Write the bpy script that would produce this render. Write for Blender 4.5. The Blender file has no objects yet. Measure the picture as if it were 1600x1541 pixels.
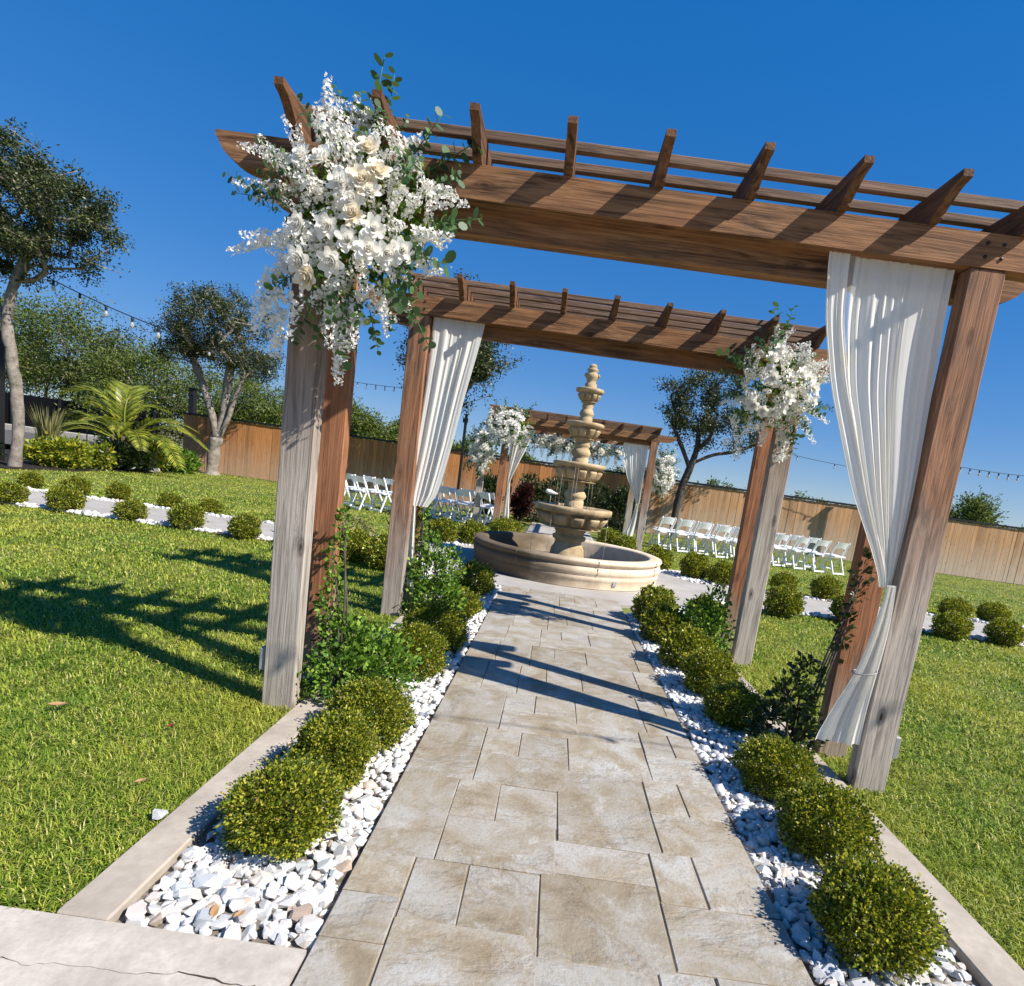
import bpy, bmesh, math, random
import numpy as np
from mathutils import Vector, Matrix

R = math.radians
rng = np.random.default_rng(7)
random.seed(7)
scene = bpy.context.scene
COL = scene.collection

# ------------------------------------------------------------------ camera
CAM_H = 1.35
F_PX, CX, CY, ROLL, PITCH, YAW = 900.0, 846.05, 876.33, .137496, .138480, -.007427
def cam_axes():
    fw = np.array([math.sin(YAW) * math.cos(PITCH), math.cos(YAW) * math.cos(PITCH), -math.sin(PITCH)])
    rt = np.array([math.cos(YAW), -math.sin(YAW), 0.])
    dn = np.cross(fw, rt)
    c, s = math.cos(ROLL), math.sin(ROLL)
    return c * rt - s * dn, s * rt + c * dn, fw
_r, _d, _f = cam_axes()
cam = bpy.data.cameras.new('camera')
camo = bpy.data.objects.new('camera', cam)
COL.objects.link(camo)
cam.sensor_width = 36
cam.lens = 36 * F_PX / 1600
cam.shift_x = (800 - CX) / 1600
cam.shift_y = (CY - 770.5) / 1600
cam.clip_start = .05
cam.clip_end = 6000
M = Matrix.Identity(4)
for i in range(3):
    M[i][0], M[i][1], M[i][2] = _r[i], -_d[i], -_f[i]
M[2][3] = CAM_H
camo.matrix_world = M
scene.camera = camo

# ------------------------------------------------------------------ sky, sun, exposure
SUN = Vector((.642, -.295, .704)).normalized()
world = bpy.data.worlds.new('World')
scene.world = world
world.use_nodes = True
wn = world.node_tree
bg = wn.nodes['Background']
sky = wn.nodes.new('ShaderNodeTexSky')
sky.sky_type = 'NISHITA'
sky.sun_disc = False
sky.sun_elevation = math.asin(SUN.z)
sky.sun_rotation = math.atan2(SUN.x, SUN.y)
sky.altitude = 300
sky.air_density = 1.0
sky.dust_density = 0
sky.ozone_density = 1.2
hs = wn.nodes.new('ShaderNodeHueSaturation')     # the camera's vivid colour setting, the same over the whole sky
hs.inputs['Saturation'].default_value = 1.835
hs.inputs['Hue'].default_value = .51
hs.inputs['Value'].default_value = 1.42
gm = wn.nodes.new('ShaderNodeGamma')
gm.inputs['Gamma'].default_value = .395
wb = wn.nodes.new('ShaderNodeMixRGB')             # white balance of the whole sky
wb.blend_type = 'MULTIPLY'
wb.inputs[0].default_value = 1
wb.inputs[2].default_value = (.447, .625, 1, 1)
wn.links.new(sky.outputs[0], wb.inputs[1])
wn.links.new(wb.outputs[0], gm.inputs['Color'])
wn.links.new(gm.outputs[0], hs.inputs['Color'])
wn.links.new(hs.outputs[0], bg.inputs[0])
bg.inputs[1].default_value = .15
sd = bpy.data.lights.new('sun', 'SUN')
sd.energy = 5.0
sd.angle = R(.53)
sd.color = (1, .95, .87)
so = bpy.data.objects.new('sun', sd)
so.rotation_euler = SUN.to_track_quat('Z', 'Y').to_euler()
COL.objects.link(so)
vs = scene.view_settings
vs.view_transform = 'Standard'
vs.look = 'None'
vs.exposure = 0.66
vs.gamma = 1

# ------------------------------------------------------------------ helpers: objects
def link(o, parent=None):
    COL.objects.link(o)
    if parent is not None:
        o.parent = parent
    return o
def tag(o, label=None, cat=None, group=None, kind=None):
    if label: o['label'] = label
    if cat: o['category'] = cat
    if group: o['group'] = group
    if kind: o['kind'] = kind
    return o
def thing(name, label, cat, loc=(0, 0, 0), rz=0, group=None):
    o = bpy.data.objects.new(name, None)
    o.empty_display_size = .1
    o.location = loc
    o.rotation_euler = (0, 0, rz)
    link(o)
    return tag(o, label, cat, group)
def ob(name, mesh, parent=None, loc=(0, 0, 0), rot=None, scale=None):
    o = bpy.data.objects.new(name, mesh)
    o.location = loc
    if rot is not None: o.rotation_euler = rot
    if scale is not None: o.scale = scale if hasattr(scale, '__len__') else (scale,) * 3
    return link(o, parent)

class MB:
    """collects shapes and links them as one mesh object"""
    def __init__(s): s.v, s.f, s.sm = [], [], []
    def add(s, vs_, fs_, smooth=False):
        k = len(s.v)
        s.v += [tuple(map(float, p)) for p in vs_]
        s.f += [tuple(i + k for i in f) for f in fs_]
        s.sm += [smooth] * len(fs_)
        return s
    def box(s, x0, x1, y0, y1, z0, z1, b=0.0):
        if b <= 0:
            return s.add([(x0, y0, z0), (x1, y0, z0), (x1, y1, z0), (x0, y1, z0), (x0, y0, z1), (x1, y0, z1), (x1, y1, z1), (x0, y1, z1)],
                         [(3, 2, 1, 0), (4, 5, 6, 7), (0, 1, 5, 4), (1, 2, 6, 5), (2, 3, 7, 6), (3, 0, 4, 7)])
        P = {}
        vs_ = []
        for ix, (xa, sx) in enumerate(((x0, 1), (x1, -1))):
            for iy, (ya, sy) in enumerate(((y0, 1), (y1, -1))):
                for iz, (za, sz) in enumerate(((z0, 1), (z1, -1))):
                    for ax in range(3):
                        p = [xa + sx * b, ya + sy * b, za + sz * b]
                        p[ax] = (xa, ya, za)[ax]
                        P[ix, iy, iz, ax] = len(vs_)
                        vs_.append(p)
        fs_ = []
        g = lambda a, b_, c, ax: P[a, b_, c, ax]
        for i in (0, 1):
            q = [g(i, 0, 0, 0), g(i, 1, 0, 0), g(i, 1, 1, 0), g(i, 0, 1, 0)]; fs_.append(q if i else q[::-1])
            q = [g(0, i, 0, 1), g(1, i, 0, 1), g(1, i, 1, 1), g(0, i, 1, 1)]; fs_.append(q[::-1] if i else q)
            q = [g(0, 0, i, 2), g(1, 0, i, 2), g(1, 1, i, 2), g(0, 1, i, 2)]; fs_.append(q if i else q[::-1])
            for j in (0, 1):
                q = [g(i, j, 0, 0), g(i, j, 1, 0), g(i, j, 1, 1), g(i, j, 0, 1)]; fs_.append(q if (i ^ j) else q[::-1])
                q = [g(i, 0, j, 0), g(i, 1, j, 0), g(i, 1, j, 2), g(i, 0, j, 2)]; fs_.append(q[::-1] if (i ^ j) else q)
                q = [g(0, i, j, 1), g(1, i, j, 1), g(1, i, j, 2), g(0, i, j, 2)]; fs_.append(q if (i ^ j) else q[::-1])
                for k in (0, 1):
                    q = [g(i, j, k, 0), g(i, j, k, 1), g(i, j, k, 2)]; fs_.append(q[::-1] if (i ^ j ^ k) else q)
        return s.add(vs_, [tuple(q) for q in fs_])
    def prism(s, poly, axis, a0, a1, smooth=False):
        """poly: 2-D outline; axis 'x': (y,z) outline, 'y': (x,z), 'z': (x,y)"""
        n = len(poly)
        def p3(p, a):
            return {'x': (a, p[0], p[1]), 'y': (p[0], a, p[1]), 'z': (p[0], p[1], a)}[axis]
        vs_ = [p3(p, a0) for p in poly] + [p3(p, a1) for p in poly]
        fs_ = [tuple(range(n))[::-1], tuple(range(n, 2 * n))] + [(i, (i + 1) % n, n + (i + 1) % n, n + i) for i in range(n)]
        return s.add(vs_, fs_, smooth)
    def tube(s, pts, rad, n=6, cap=True):
        pts = [Vector(p) for p in pts]
        if not hasattr(rad, '__len__'): rad = [rad] * len(pts)
        vs_, fs_ = [], []
        up = None
        for i, p in enumerate(pts):
            t = (pts[min(i + 1, len(pts) - 1)] - pts[max(i - 1, 0)])
            t = t.normalized() if t.length > 1e-9 else Vector((0, 0, 1))
            if up is None:
                up = Vector((0, 0, 1)) if abs(t.z) < .9 else Vector((1, 0, 0))
            a = t.cross(up)
            if a.length < 1e-5: a = t.cross(Vector((.3, 1, .2)))
            a.normalize()
            b = a.cross(t).normalized()
            up = b
            for k in range(n):
                w = 2 * math.pi * k / n
                vs_.append(p + (a * math.cos(w) + b * math.sin(w)) * rad[i])
        for i in range(len(pts) - 1):
            for k in range(n):
                fs_.append((i * n + k, (i + 1) * n + k, (i + 1) * n + (k + 1) % n, i * n + (k + 1) % n))
        if cap:
            fs_.append(tuple(range(n)))
            fs_.append(tuple((len(pts) - 1) * n + k for k in range(n))[::-1])
        return s.add(vs_, fs_, True)
    def lathe(s, prof, n=32, c=(0, 0), smooth=True, jit=0):
        vs_, fs_ = [], []
        for i, (r, z) in enumerate(prof):
            for k in range(n):
                a = 2 * math.pi * k / n
                rr = r * (1 + jit * math.sin(5 * a + i))
                vs_.append((c[0] + rr * math.cos(a), c[1] + rr * math.sin(a), z))
        for i in range(len(prof) - 1):
            for k in range(n):
                fs_.append((i * n + k, i * n + (k + 1) % n, (i + 1) * n + (k + 1) % n, (i + 1) * n + k))
        return s.add(vs_, fs_, smooth)
    def mesh(s, name, mat):
        me = bpy.data.meshes.new(name)
        me.from_pydata(s.v, [], s.f)
        me.polygons.foreach_set('use_smooth', s.sm)
        if mat: me.materials.append(mat)
        me.update()
        return me
    def build(s, name, mat, parent=None, world=False, loc=(0, 0, 0)):
        """world=True: vertices are in world space, the object keeps its parent's origin"""
        if world and parent is not None:
            o = parent.location
            s.v = [(a - o.x, b - o.y, c - o.z) for a, b, c in s.v]
        return ob(name, s.mesh(name, mat), parent, loc)

def raw_mesh(name, V, quads=None, tris=None, mat=None, smooth=False):
    me = bpy.data.meshes.new(name)
    V = np.asarray(V, np.float32)
    nq = 0 if quads is None else len(quads)
    nt = 0 if tris is None else len(tris)
    me.vertices.add(len(V)); me.vertices.foreach_set('co', V.ravel())
    idx = []
    if nq: idx.append(np.asarray(quads, np.int32).ravel())
    if nt: idx.append(np.asarray(tris, np.int32).ravel())
    idx = np.concatenate(idx)
    me.loops.add(len(idx)); me.loops.foreach_set('vertex_index', idx)
    me.polygons.add(nq + nt)
    st = np.concatenate([np.arange(nq) * 4, nq * 4 + np.arange(nt) * 3]).astype(np.int32)
    me.polygons.foreach_set('loop_start', st)
    if smooth: me.polygons.foreach_set('use_smooth', np.ones(nq + nt, bool))
    if mat: me.materials.append(mat)
    me.update(calc_edges=True)
    return me

def unit(a):
    return a / np.maximum(np.linalg.norm(a, axis=1, keepdims=True), 1e-9)
def rand_dirs(n):
    return unit(rng.normal(size=(n, 3)))
def leaf_arrays(P, D, L, W, fold=.25):
    """diamond leaves: base P, direction D, length L, half width W"""
    n = len(P)
    L = np.broadcast_to(np.asarray(L, float).reshape(-1, 1), (n, 1)); W = np.broadcast_to(np.asarray(W, float).reshape(-1, 1), (n, 1))
    D = unit(D)
    S = unit(np.cross(D, rand_dirs(n)))
    Nn = np.cross(D, S)
    mid = P + D * L * .45 + Nn * W * fold
    V = np.stack([P, mid + S * W, P + D * L, mid - S * W], 1).reshape(-1, 3)
    return V, np.arange(4 * n).reshape(n, 4)
def leaf_mesh(name, P, D, L, W, mat, fold=.25):
    V, Q = leaf_arrays(P, D, L, W, fold)
    return raw_mesh(name, V, Q, None, mat)

# ------------------------------------------------------------------ helpers: materials
def nd(nt, typ, props=None, **ins):
    n = nt.nodes.new(typ)
    for k, v in (props or {}).items(): setattr(n, k, v)
    for k, v in ins.items():
        sock = n.inputs[int(k[1:])] if k[0] == '_' else n.inputs[k.replace('_', ' ')]
        if isinstance(v, bpy.types.NodeSocket): nt.links.new(v, sock)
        else: sock.default_value = v
    return n
def new_mat(name):
    m = bpy.data.materials.new(name)
    m.use_nodes = True
    nt = m.node_tree
    return m, nt, nt.nodes['Principled BSDF']
def ramp(nt, fac, stops, interp='LINEAR'):
    n = nt.nodes.new('ShaderNodeValToRGB')
    n.color_ramp.interpolation = interp
    e = n.color_ramp.elements
    while len(e) > 1: e.remove(e[-1])
    for i, (p, c) in enumerate(stops):
        x = e[0] if i == 0 else e.new(p)
        x.position = p
        x.color = (*c, 1) if len(c) == 3 else c
    nt.links.new(fac, n.inputs[0])
    return n.outputs[0]
def mix(nt, fac, a, b, mode='MIX'):
    n = nt.nodes.new('ShaderNodeMixRGB')
    n.blend_type = mode
    for s, v in zip(n.inputs, (fac, a, b)):
        if isinstance(v, bpy.types.NodeSocket): nt.links.new(v, s)
        else: s.default_value = v if not hasattr(v, '__len__') or len(v) == 4 else (*v, 1)
    return n.outputs[0]
def mapping(nt, vec, scale=(1, 1, 1), loc=None):
    kw = dict(Vector=vec, Scale=scale)
    if loc is not None: kw['Location'] = loc
    return nd(nt, 'ShaderNodeMapping', None, **kw).outputs[0]
def noise(nt, vec, scale, detail=4, rough=.55, dist=0):
    return nd(nt, 'ShaderNodeTexNoise', None, Vector=vec, Scale=scale, Detail=detail, Roughness=rough, Distortion=dist).outputs[0]
def bump(nt, bs, h, strength, dist):
    nt.links.new(nd(nt, 'ShaderNodeBump', None, Height=h, Strength=strength, Distance=dist).outputs[0], bs.inputs['Normal'])
def objvec(nt, shift=True):
    tc = nt.nodes.new('ShaderNodeTexCoord').outputs['Object']
    if not shift: return tc
    oi = nt.nodes.new('ShaderNodeObjectInfo').outputs['Random']
    m = nd(nt, 'ShaderNodeMath', {'operation': 'MULTIPLY'}, _0=oi, _1=37.0).outputs[0]
    return nd(nt, 'ShaderNodeVectorMath', {'operation': 'ADD'}, _0=tc, _1=m).outputs[0]

def leaf_mat(name, stops, trans=.3, rough=.45, spec=.3, tint=(1.25, 1.25, .7)):
    m, nt, bs = new_mat(name)
    g = nt.nodes.new('ShaderNodeNewGeometry')
    c = ramp(nt, g.outputs['Random Per Island'], stops)
    nt.links.new(c, bs.inputs['Base Color'])
    bs.inputs['Roughness'].default_value = rough
    bs.inputs['Specular IOR Level'].default_value = spec
    if trans:
        c2 = mix(nt, 1, c, tint, 'MULTIPLY')
        t = nd(nt, 'ShaderNodeBsdfTranslucent', None, Color=c2)
        ms = nd(nt, 'ShaderNodeMixShader', None, _0=trans, _1=bs.outputs[0], _2=t.outputs[0])
        nt.links.new(ms.outputs[0], nt.nodes['Material Output'].inputs[0])
    return m

def wood_mat(name, axis, dark, light, grey=None, grey_z=None, rough=.75):
    """weathered timber; grain along an axis; optional silvering towards the foot (posts)"""
    m, nt, bs = new_mat(name)
    v = objvec(nt)
    sc = [15, 15, 15]; sc['xyz'.index(axis)] = 1.1
    grain = noise(nt, mapping(nt, v, tuple(sc)), 1.0, 8, .7, 2.2)
    sc2 = [90, 90, 90]; sc2['xyz'.index(axis)] = 2.2
    fine = noise(nt, mapping(nt, v, tuple(sc2)), 1.0, 3, .6)
    blotch = noise(nt, v, 2.6, 3)
    sc3 = [7, 7, 7]; sc3['xyz'.index(axis)] = 2.6
    vor = nd(nt, 'ShaderNodeTexVoronoi', None, Vector=mapping(nt, v, tuple(sc3)), Scale=1.0).outputs['Distance']
    c = ramp(nt, grain, [(.36, dark), (.62, light)])
    c = mix(nt, ramp(nt, blotch, [(.4, (0, 0, 0)), (.72, (.55, .55, .55))]), c, (light[0] * 1.05, light[1] * .85, light[2] * .72))
    if grey:
        tc = nt.nodes.new('ShaderNodeTexCoord').outputs['Object']
        z = nd(nt, 'ShaderNodeSeparateXYZ', None, Vector=tc).outputs[2]
        zz = nd(nt, 'ShaderNodeMath', {'operation': 'MULTIPLY_ADD'}, _0=noise(nt, mapping(nt, v, (9, 9, 1.2)), 1.0, 3), _1=.9, _2=z).outputs[0]
        fac = ramp(nt, nd(nt, 'ShaderNodeMapRange', None, Value=zz, From_Min=grey_z[0], From_Max=grey_z[1]).outputs[0], [(0, (.93,) * 3), (1, (.12,) * 3)])
        gcol = ramp(nt, grain, [(.34, tuple(x * .42 for x in grey)), (.5, tuple(x * .8 for x in grey)), (.68, grey)])
        c = mix(nt, fac, c, gcol)
    c = mix(nt, ramp(nt, fine, [(.3, (.4, .4, .4)), (.5, (0, 0, 0))]), c, tuple(x * .6 for x in dark))
    c = mix(nt, ramp(nt, vor, [(.04, (.9,) * 3), (.08, (.35,) * 3), (.1, (.6,) * 3), (.17, (0,) * 3)]), c, tuple(x * .6 for x in dark))
    nt.links.new(c, bs.inputs['Base Color'])
    bs.inputs['Roughness'].default_value = rough
    bs.inputs['Specular IOR Level'].default_value = .25
    h = mix(nt, .5, grain, fine)
    bump(nt, bs, h, .8, .008)
    return m
W_D, W_L = (.045, .021, .011), (.32, .165, .075)
G_ = (.54, .475, .40)
wood_x = wood_mat('wood_beam', 'x', W_D, W_L)
wood_y = wood_mat('wood_rafter', 'y', (.035, .017, .009), (.20, .10, .048))
PD_, PL_ = (.06, .024, .011), (.33, .145, .06)
wood_z_grey = wood_mat('wood_post_silvered', 'z', (.08, .045, .028), (.26, .155, .095), G_, (1.5, 2.5))
wood_z_half = wood_mat('wood_post_half_silvered', 'z', PD_, PL_, G_, (1.2, 2.0))
wood_z_low = wood_mat('wood_post_brown', 'z', PD_, PL_, (.5, .43, .36), (.75, 1.6))
wood_z_back = wood_mat('wood_post_orange', 'z', (.11, .038, .015), (.38, .15, .058), (.45, .37, .29), (.45, 1.1))
wood_p = wood_mat('wood_purlin', 'x', (.075, .045, .03), (.25, .165, .11))

def board_mat(name, a, b, lowgrey):
    m, nt, bs = new_mat(name)
    v = objvec(nt)
    oi = nt.nodes.new('ShaderNodeObjectInfo').outputs['Random']
    grain = noise(nt, mapping(nt, v, (30, 30, 1.2)), 1.0, 5, .6, .5)
    c = ramp(nt, grain, [(.3, a), (.7, b)])
    c = mix(nt, 1, c, ramp(nt, oi, [(0, (.72, .7, .68)), (.5, (1, 1, 1)), (1, (1.18, 1.1, 1.0))]), 'MULTIPLY')
    tc = nt.nodes.new('ShaderNodeTexCoord').outputs['Object']
    z = nd(nt, 'ShaderNodeSeparateXYZ', None, Vector=tc).outputs[2]
    zz = nd(nt, 'ShaderNodeMath', {'operation': 'ADD'}, _0=z, _1=noise(nt, v, 3.0, 3)).outputs[0]
    f = ramp(nt, nd(nt, 'ShaderNodeMapRange', None, Value=zz, From_Min=.7, From_Max=1.9).outputs[0], [(0, (lowgrey,) * 3), (1, (0, 0, 0))])
    c = mix(nt, f, c, (.47, .36, .26))
    vor = nd(nt, 'ShaderNodeTexVoronoi', None, Vector=mapping(nt, v, (9, 9, 3)), Scale=1.0).outputs['Distance']
    c = mix(nt, ramp(nt, vor, [(.06, (.7,) * 3), (.15, (0,) * 3)]), c, (.12, .05, .02))
    nt.links.new(c, bs.inputs['Base Color'])
    bs.inputs['Roughness'].default_value = .8
    bump(nt, bs, grain, .4, .004)
    return m
fence_mat = board_mat('fence_board', (.33, .125, .036), (.54, .25, .085), .5)
fence_mat_r = board_mat('fence_board_faded', (.36, .19, .085), (.55, .33, .17), 1.0)

def stone_mat(name, base, dark, scale=6, stain=0, rough=.85, stain_shade=None, bd=.006):
    m, nt, bs = new_mat(name)
    v = objvec(nt, False)
    n1 = noise(nt, v, scale, 8, .65)
    n2 = noise(nt, v, scale * 9, 4, .6)
    c = ramp(nt, n1, [(.3, dark), (.62, base)])
    c = mix(nt, ramp(nt, n2, [(.35, (.35,) * 3), (.6, (0,) * 3)]), c, dark)
    if stain:
        s1 = noise(nt, mapping(nt, v, (2.2, 2.2, 1.1), (3.1, 1.7, 0)), 1.0, 5, .6)
        c = mix(nt, ramp(nt, s1, [(.5, (0,) * 3), (.72, (stain,) * 3)]), c, (.055, .045, .032))
    if stain_shade:  # darker towards low X: real stain, plus shade of the sunless side painted in
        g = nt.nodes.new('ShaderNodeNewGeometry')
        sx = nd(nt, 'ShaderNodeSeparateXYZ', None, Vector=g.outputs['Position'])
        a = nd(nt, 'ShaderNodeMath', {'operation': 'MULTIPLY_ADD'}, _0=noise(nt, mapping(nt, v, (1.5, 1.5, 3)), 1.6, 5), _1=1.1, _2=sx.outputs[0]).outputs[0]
        f = ramp(nt, nd(nt, 'ShaderNodeMapRange', None, Value=a, From_Min=.2, From_Max=1.25).outputs[0], [(0, (stain_shade,) * 3), (1, (0,) * 3)])
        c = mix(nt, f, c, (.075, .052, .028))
    nt.links.new(c, bs.inputs['Base Color'])
    bs.inputs['Roughness'].default_value = rough
    bs.inputs['Specular IOR Level'].default_value = .25
    bump(nt, bs, mix(nt, .5, n1, n2), .6, bd)
    return m
fountain_stone = stone_mat('cast_stone', (.60, .455, .27), (.30, .205, .105), 5, .45)
basin_stone = stone_mat('basin_stone', (.80, .66, .49), (.60, .46, .31), 4, .35, stain_shade=.92)
conc_mat = stone_mat('kerb_concrete', (.47, .41, .34), (.30, .255, .205), 3.0)
drive_mat = stone_mat('driveway_concrete', (.54, .485, .42), (.33, .285, .24), 5.0, .22)
walk_mat = stone_mat('grey_walk', (.43, .40, .365), (.31, .285, .255), 2.0)
joint_mat = stone_mat('path_joint', (.27, .21, .14), (.17, .13, .085), 9)

def paver_material():
    m, nt, bs = new_mat('stamped_paver')
    v = objvec(nt)
    oi = nt.nodes.new('ShaderNodeObjectInfo').outputs['Random']
    a = noise(nt, v, 3.4, 10, .66, .8)
    b = noise(nt, mapping(nt, v, (1.0, 1.7, 1)), 1.7, 10, .62, .35)
    f = noise(nt, v, 75, 4, .65)
    c = ramp(nt, a, [(.32, (.235, .185, .12)), (.44, (.32, .275, .205)), (.52, (.365, .335, .285)), (.66, (.42, .41, .385))])
    # thin darker lines along the stamped ridges
    c = mix(nt, ramp(nt, b, [(.475, (0,) * 3), (.5, (.5,) * 3), (.51, (.12,) * 3), (.58, (0,) * 3)]), c, (.24, .175, .10))
    c = mix(nt, ramp(nt, noise(nt, v, 7, 7, .7, .5), [(.58, (0,) * 3), (.66, (.55,) * 3)]), c, (.49, .48, .45))
    c = mix(nt, 1, c, ramp(nt, oi, [(0, (.86, .84, .81)), (1, (1.08, 1.08, 1.09))]), 'MULTIPLY')
    c = mix(nt, ramp(nt, f, [(.36, (.4,) * 3), (.5, (0,) * 3)]), c, (.25, .2, .14))
    nt.links.new(c, bs.inputs['Base Color'])
    bs.inputs['Roughness'].default_value = .68
    bs.inputs['Specular IOR Level'].default_value = .3
    h = mix(nt, .5, ramp(nt, b, [(.42, (0,) * 3), (.5, (.8,) * 3), (.56, (1,) * 3)]), a)
    bump(nt, bs, mix(nt, .2, h, f), .9, .016)
    return m
paver_mat = paver_material()

def plain(name, col, rough=.5, metal=0, spec=.4):
    m, nt, bs = new_mat(name)
    n = noise(nt, objvec(nt), 14, 4)
    c = mix(nt, ramp(nt, n, [(.3, (0,) * 3), (.7, (.35,) * 3)]), col, tuple(x * .72 for x in col))
    nt.links.new(c, bs.inputs['Base Color'])
    bs.inputs['Roughness'].default_value = rough
    bs.inputs['Metallic'].default_value = metal
    bs.inputs['Specular IOR Level'].default_value = spec
    return m
chair_white = plain('chair_white', (.9, .9, .9), .4)
black_metal = plain('black_metal', (.012, .012, .013), .5)
black_fence_mat = plain('black_screen', (.009, .009, .010), .8, spec=.1)
grey_plastic = plain('grey_plastic', (.33, .32, .31), .5)
white_fixture = plain('white_fixture', (.75, .74, .72), .35)
asphalt = stone_mat('asphalt', (.11, .105, .1), (.07, .066, .063), 8)
mulch_mat = stone_mat('mulch', (.032, .022, .018), (.012, .009, .008), 14)
dry_leaf_mat = plain('dry_leaf', (.42, .24, .11), .7)
red_petal = plain('red_petal', (.22, .02, .03), .6)
string_mat = plain('cable', (.014, .014, .014), .6)

def stonechip_mat():
    m, nt, bs = new_mat('white_marble_chip')
    oi = nt.nodes.new('ShaderNodeObjectInfo').outputs['Random']
    g = nt.nodes.new('ShaderNodeNewGeometry').outputs['Random Per Island']
    a = nd(nt, 'ShaderNodeMath', {'operation': 'ADD'}, _0=oi, _1=g).outputs[0]
    a = nd(nt, 'ShaderNodeMath', {'operation': 'FRACT'}, _0=a).outputs[0]
    c = ramp(nt, a, [(0, (.72, .70, .67)), (.35, (.66, .66, .655)), (.55, (.58, .61, .63)), (.68, (.73, .67, .61)), (.8, (.72, .63, .56)), (.86, (.76, .75, .73)), (.975, (.6, .54, .48)), (1, (.5, .36, .25))])
    v = objvec(nt)
    c = mix(nt, ramp(nt, noise(nt, v, 40, 5, .65), [(.5, (0,) * 3), (.75, (.5,) * 3)]), c, (.6, .56, .52))
    nt.links.new(c, bs.inputs['Base Color'])
    bs.inputs['Roughness'].default_value = .6
    bump(nt, bs, noise(nt, v, 60, 5, .65), .6, .006)
    return m
chip_mat = stonechip_mat()
gravel_base_mat = stone_mat('gravel_bed_fines', (.26, .22, .18), (.10, .08, .06), 40)

def grass_material(name, blade):
    m, nt, bs = new_mat(name)
    g = nt.nodes.new('ShaderNodeNewGeometry')
    pos = g.outputs['Position']
    patch = noise(nt, pos, .9, 5, .6)
    fine = noise(nt, pos, 9, 3)
    if blade:
        c = ramp(nt, g.outputs['Random Per Island'], [(0, (.04, .08, .008)), (.35, (.145, .235, .02)), (.68, (.31, .39, .038)), (.9, (.47, .455, .085)), (1, (.60, .52, .23))])
    else:
        c = ramp(nt, fine, [(.3, (.10, .12, .022)), (.7, (.2, .22, .05))])
    c = mix(nt, ramp(nt, patch, [(.45, (0,) * 3), (.68, (.7,) * 3)]), c, (.42, .41, .055) if blade else (.27, .25, .07))
    c = mix(nt, ramp(nt, noise(nt, pos, 2.4, 4), [(.5, (0,) * 3), (.72, (.45,) * 3)]), c, (.08, .20, .010))
    nt.links.new(c, bs.inputs['Base Color'])
    bs.inputs['Roughness'].default_value = .55
    bs.inputs['Specular IOR Level'].default_value = .25
    if blade:
        t = nd(nt, 'ShaderNodeBsdfTranslucent', None, Color=mix(nt, 1, c, (1.3, 1.3, .7), 'MULTIPLY'))
        ms = nd(nt, 'ShaderNodeMixShader', None, _0=.3, _1=bs.outputs[0], _2=t.outputs[0])
        nt.links.new(ms.outputs[0], nt.nodes['Material Output'].inputs[0])
    else:
        bump(nt, bs, fine, .8, .03)
    return m
lawn_mat = grass_material('lawn_soil', False)
blade_mat = grass_material('grass_blade', True)
terrain_mat = stone_mat('dry_ground', (.20, .17, .09), (.10, .11, .045), .4)

box_leaf = leaf_mat('boxwood_leaf', [(0, (.02, .036, .006)), (.27, (.075, .12, .012)), (.55, (.21, .255, .022)), (.8, (.41, .40, .034)), (.97, (.56, .50, .07)), (1, (.30, .16, .06))], .34, .4, .4)
vine_leaf = leaf_mat('vine_leaf', [(0, (.03, .07, .010)), (.5, (.11, .22, .024)), (.85, (.23, .36, .045)), (1, (.36, .45, .09))], .3, .5, .2)
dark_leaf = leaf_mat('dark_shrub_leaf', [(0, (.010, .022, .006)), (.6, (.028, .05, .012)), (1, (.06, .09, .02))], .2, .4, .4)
oak_leaf = leaf_mat('oak_leaf', [(0, (.014, .024, .008)), (.5, (.042, .06, .017)), (.85, (.10, .12, .038)), (1, (.18, .19, .08))], .2, .45, .35)
mesq_leaf = leaf_mat('mesquite_leaf', [(0, (.04, .07, .014)), (.5, (.115, .16, .03)), (1, (.22, .25, .055))], .35, .5, .25)
croton_leaf = leaf_mat('croton_leaf', [(0, (.05, .09, .01)), (.4, (.16, .22, .02)), (.8, (.38, .38, .03)), (1, (.5, .42, .05))], .3, .4, .4)
palm_leaf = leaf_mat('palm_leaflet', [(0, (.08, .11, .012)), (.5, (.24, .28, .03)), (1, (.46, .43, .06))], .35, .35, .45)
tuft_leaf = leaf_mat('tuft_blade', [(0, (.10, .12, .03)), (.6, (.27, .25, .10)), (1, (.42, .36, .18))], .3, .5, .3)
red_leaf = leaf_mat('red_leaf', [(0, (.015, .014, .008)), (.6, (.05, .015, .014)), (1, (.14, .03, .03))], .25, .4, .4)
euc_leaf = leaf_mat('eucalyptus_leaf', [(0, (.03, .065, .03)), (.45, (.08, .16, .06)), (.8, (.20, .30, .09)), (1, (.42, .5, .16))], .3, .45, .35)
petal_white = leaf_mat('white_petal', [(0, (.86, .83, .75)), (.5, (.92, .90, .84)), (1, (.94, .93, .89))], .35, .55, .2, (1, .99, .96))
petal_cream = leaf_mat('cream_petal', [(0, (.88, .76, .56)), (.5, (.9, .83, .68)), (1, (.92, .88, .8))], .3, .55, .2, (1, .97, .88))
petal_green = plain('green_stem', (.16, .22, .06), .6)
bark_mat = stone_mat('bark', (.36, .31, .26), (.11, .088, .07), 7, bd=.05)
bark_dark = stone_mat('bark_dark', (.12, .095, .075), (.045, .036, .03), 9)

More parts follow.
